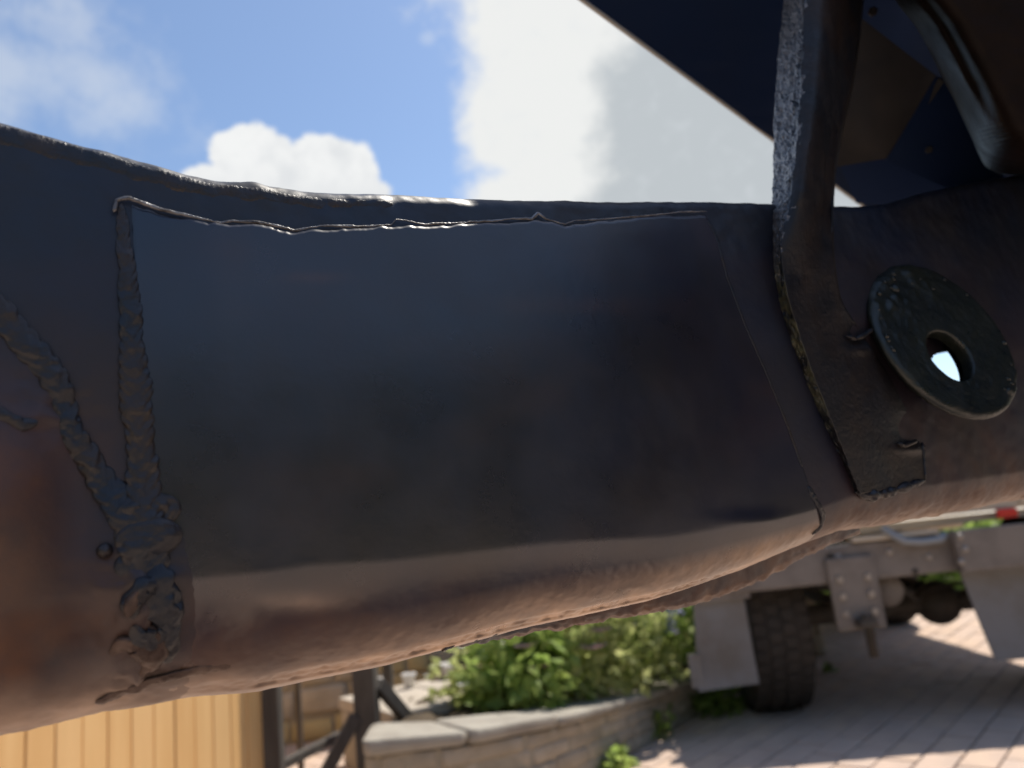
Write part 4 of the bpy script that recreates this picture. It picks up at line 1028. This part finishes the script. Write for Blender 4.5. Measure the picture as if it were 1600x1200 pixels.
def floor_blocker():  # unseen plate added overhead to darken the rail's right end
    hd = np.array([es[0], es[1], 0]); hd /= np.linalg.norm(hd); hn = np.array([en[0], en[1], 0]); hn /= np.linalg.norm(hn)
    P = lambda a, b, z: np.array([PA_[0], PA_[1], 0]) + hd * a + hn * b + np.array([0, 0, z])
    lo, hi = (.66, -.08), (1.5, .75)
    V = [P(lo[0], lo[1], 1.24), P(hi[0], lo[1], 1.24), P(hi[0], hi[1], 1.24), P(lo[0], hi[1], 1.24), P(lo[0], lo[1], 1.243), P(hi[0], lo[1], 1.243), P(hi[0], hi[1], 1.243), P(lo[0], hi[1], 1.243)]
    mk('floor_blocker', V, [[3, 2, 1, 0], [4, 5, 6, 7], [0, 1, 5, 4], [1, 2, 6, 5], [2, 3, 7, 6], [3, 0, 4, 7]], M['floorpan'], chassis, smooth=False)
floor_blocker()
def side_blocker():            # unseen upright panel added to block light and darken the rail's right end
    hd = np.array([es[0], es[1], 0]); hd /= np.linalg.norm(hd); hn = np.array([en[0], en[1], 0]); hn /= np.linalg.norm(hn)
    P = lambda a, b, z: np.array([PA_[0], PA_[1], 0]) + hd * a + hn * b + np.array([0, 0, z])
    V = [P(a, b, z) for a in (.70, .704) for b, z in ((-.06, .86), (.74, .62), (.74, 1.238), (-.06, 1.238))]
    mk('side_blocker', V, [[0, 1, 2, 3], [7, 6, 5, 4], [0, 4, 5, 1], [1, 5, 6, 2], [2, 6, 7, 3], [3, 7, 4, 0]], M['rail'], chassis, smooth=False)
side_blocker()

# ---- pressed spring tower hanging in from above, with a rounded foot
def tower():
    ys = np.array([-120, -40, 0, 40, 80, 130, 180, 220, 245, 262, 270, 273]); 
    xl = np.array([1330, 1375, 1398, 1430, 1452, 1478, 1502, 1520, 1530, 1540, 1552, 1570])
    n, m_ = 200, 120; y = np.linspace(-120, 273, n); L_ = np.interp(y, ys, xl); k = np.hanning(15); k /= k.sum(); L_ = np.convolve(np.pad(L_, 7, mode='edge'), k, 'valid')
    a = np.linspace(0, 1, m_); X = L_[:, None] + (1760 - L_)[:, None] * (a ** 1.6)[None, :]; Y = np.repeat(y[:, None], m_, 1)
    w = (X - L_[:, None])
    depth = .50 - .085 * np.sqrt(np.clip(1 - (1 - np.clip(w / 95, 0, 1)) ** 2, 0, 1)) + .005 * np.exp(-((w - 46) / 10) ** 2) * np.clip((190 - Y) / 60, 0, 1)
    depth = depth + .07 * np.clip((Y - 190) / 83, 0, 1) ** 3
    depth = depth + .0012 * np.sin(Y * .9 + X * .25) * gauss(X, Y, 1552, 212, 24, 14)
    P = CAM + ray(X, Y) * depth[..., None]; P = P + fw * (.0007 * fbm(P, 50, 3, 80))[..., None]
    bd = ray(1790, 40); back = P + bd / np.linalg.norm(bd) * .10
    V = np.concatenate([P.reshape(-1, 3), back.reshape(-1, 3)]); g = grid_faces(n, m_); k = n * m_
    rim = [i * m_ for i in range(n)] + [(n - 1) * m_ + j for j in range(1, m_)] + [i * m_ + m_ - 1 for i in range(n - 2, -1, -1)] + [j for j in range(m_ - 2, 0, -1)]
    f = g.tolist() + (g[:, ::-1] + k).tolist() + [[rim[i], rim[(i + 1) % len(rim)], rim[(i + 1) % len(rim)] + k, rim[i] + k] for i in range(len(rim))]
    mk('spring_tower', V, f, M['tower'], chassis)
tower()

# ---- stands that carry the chassis, outside the frame
def stand(s, label):
    p = P0(np.array([s]), np.array([2.5]))[0]; x, y, zt = p; z = zt
    o = thing('axle_stand', label, 'stand', loc=(x, y, 0), group='stands under the chassis')
    v, f = lathe_vf([(.0, z - .012), (.022, z - .012), (.022, .30), (.0, .30)], (x, y, 0), (0, 0, 1), 16, closed=False); mk('post', v, f, M['dark'], o)
    box('saddle', (x - .05, y - .03, z - .012), (x + .05, y + .03, z), M['dark'], o, bev=.003)
    for k in range(4):
        a = k * math.pi / 2 + .6; e = np.array([x + .16 * math.cos(a), y + .16 * math.sin(a), .012]); beam('leg', (x, y, .42), e, .03, .03, M['dark'], o)
        box('foot', (e[0] - .025, e[1] - .025, 0.0005), (e[0] + .025, e[1] + .025, .012), M['dark'], o, bev=.002)
stand(S_L + .08, 'steel axle stand under the end of the chassis rail left of the repair plate')
stand(S_R - .12, 'steel axle stand under the end of the chassis rail beyond the drilled boss')
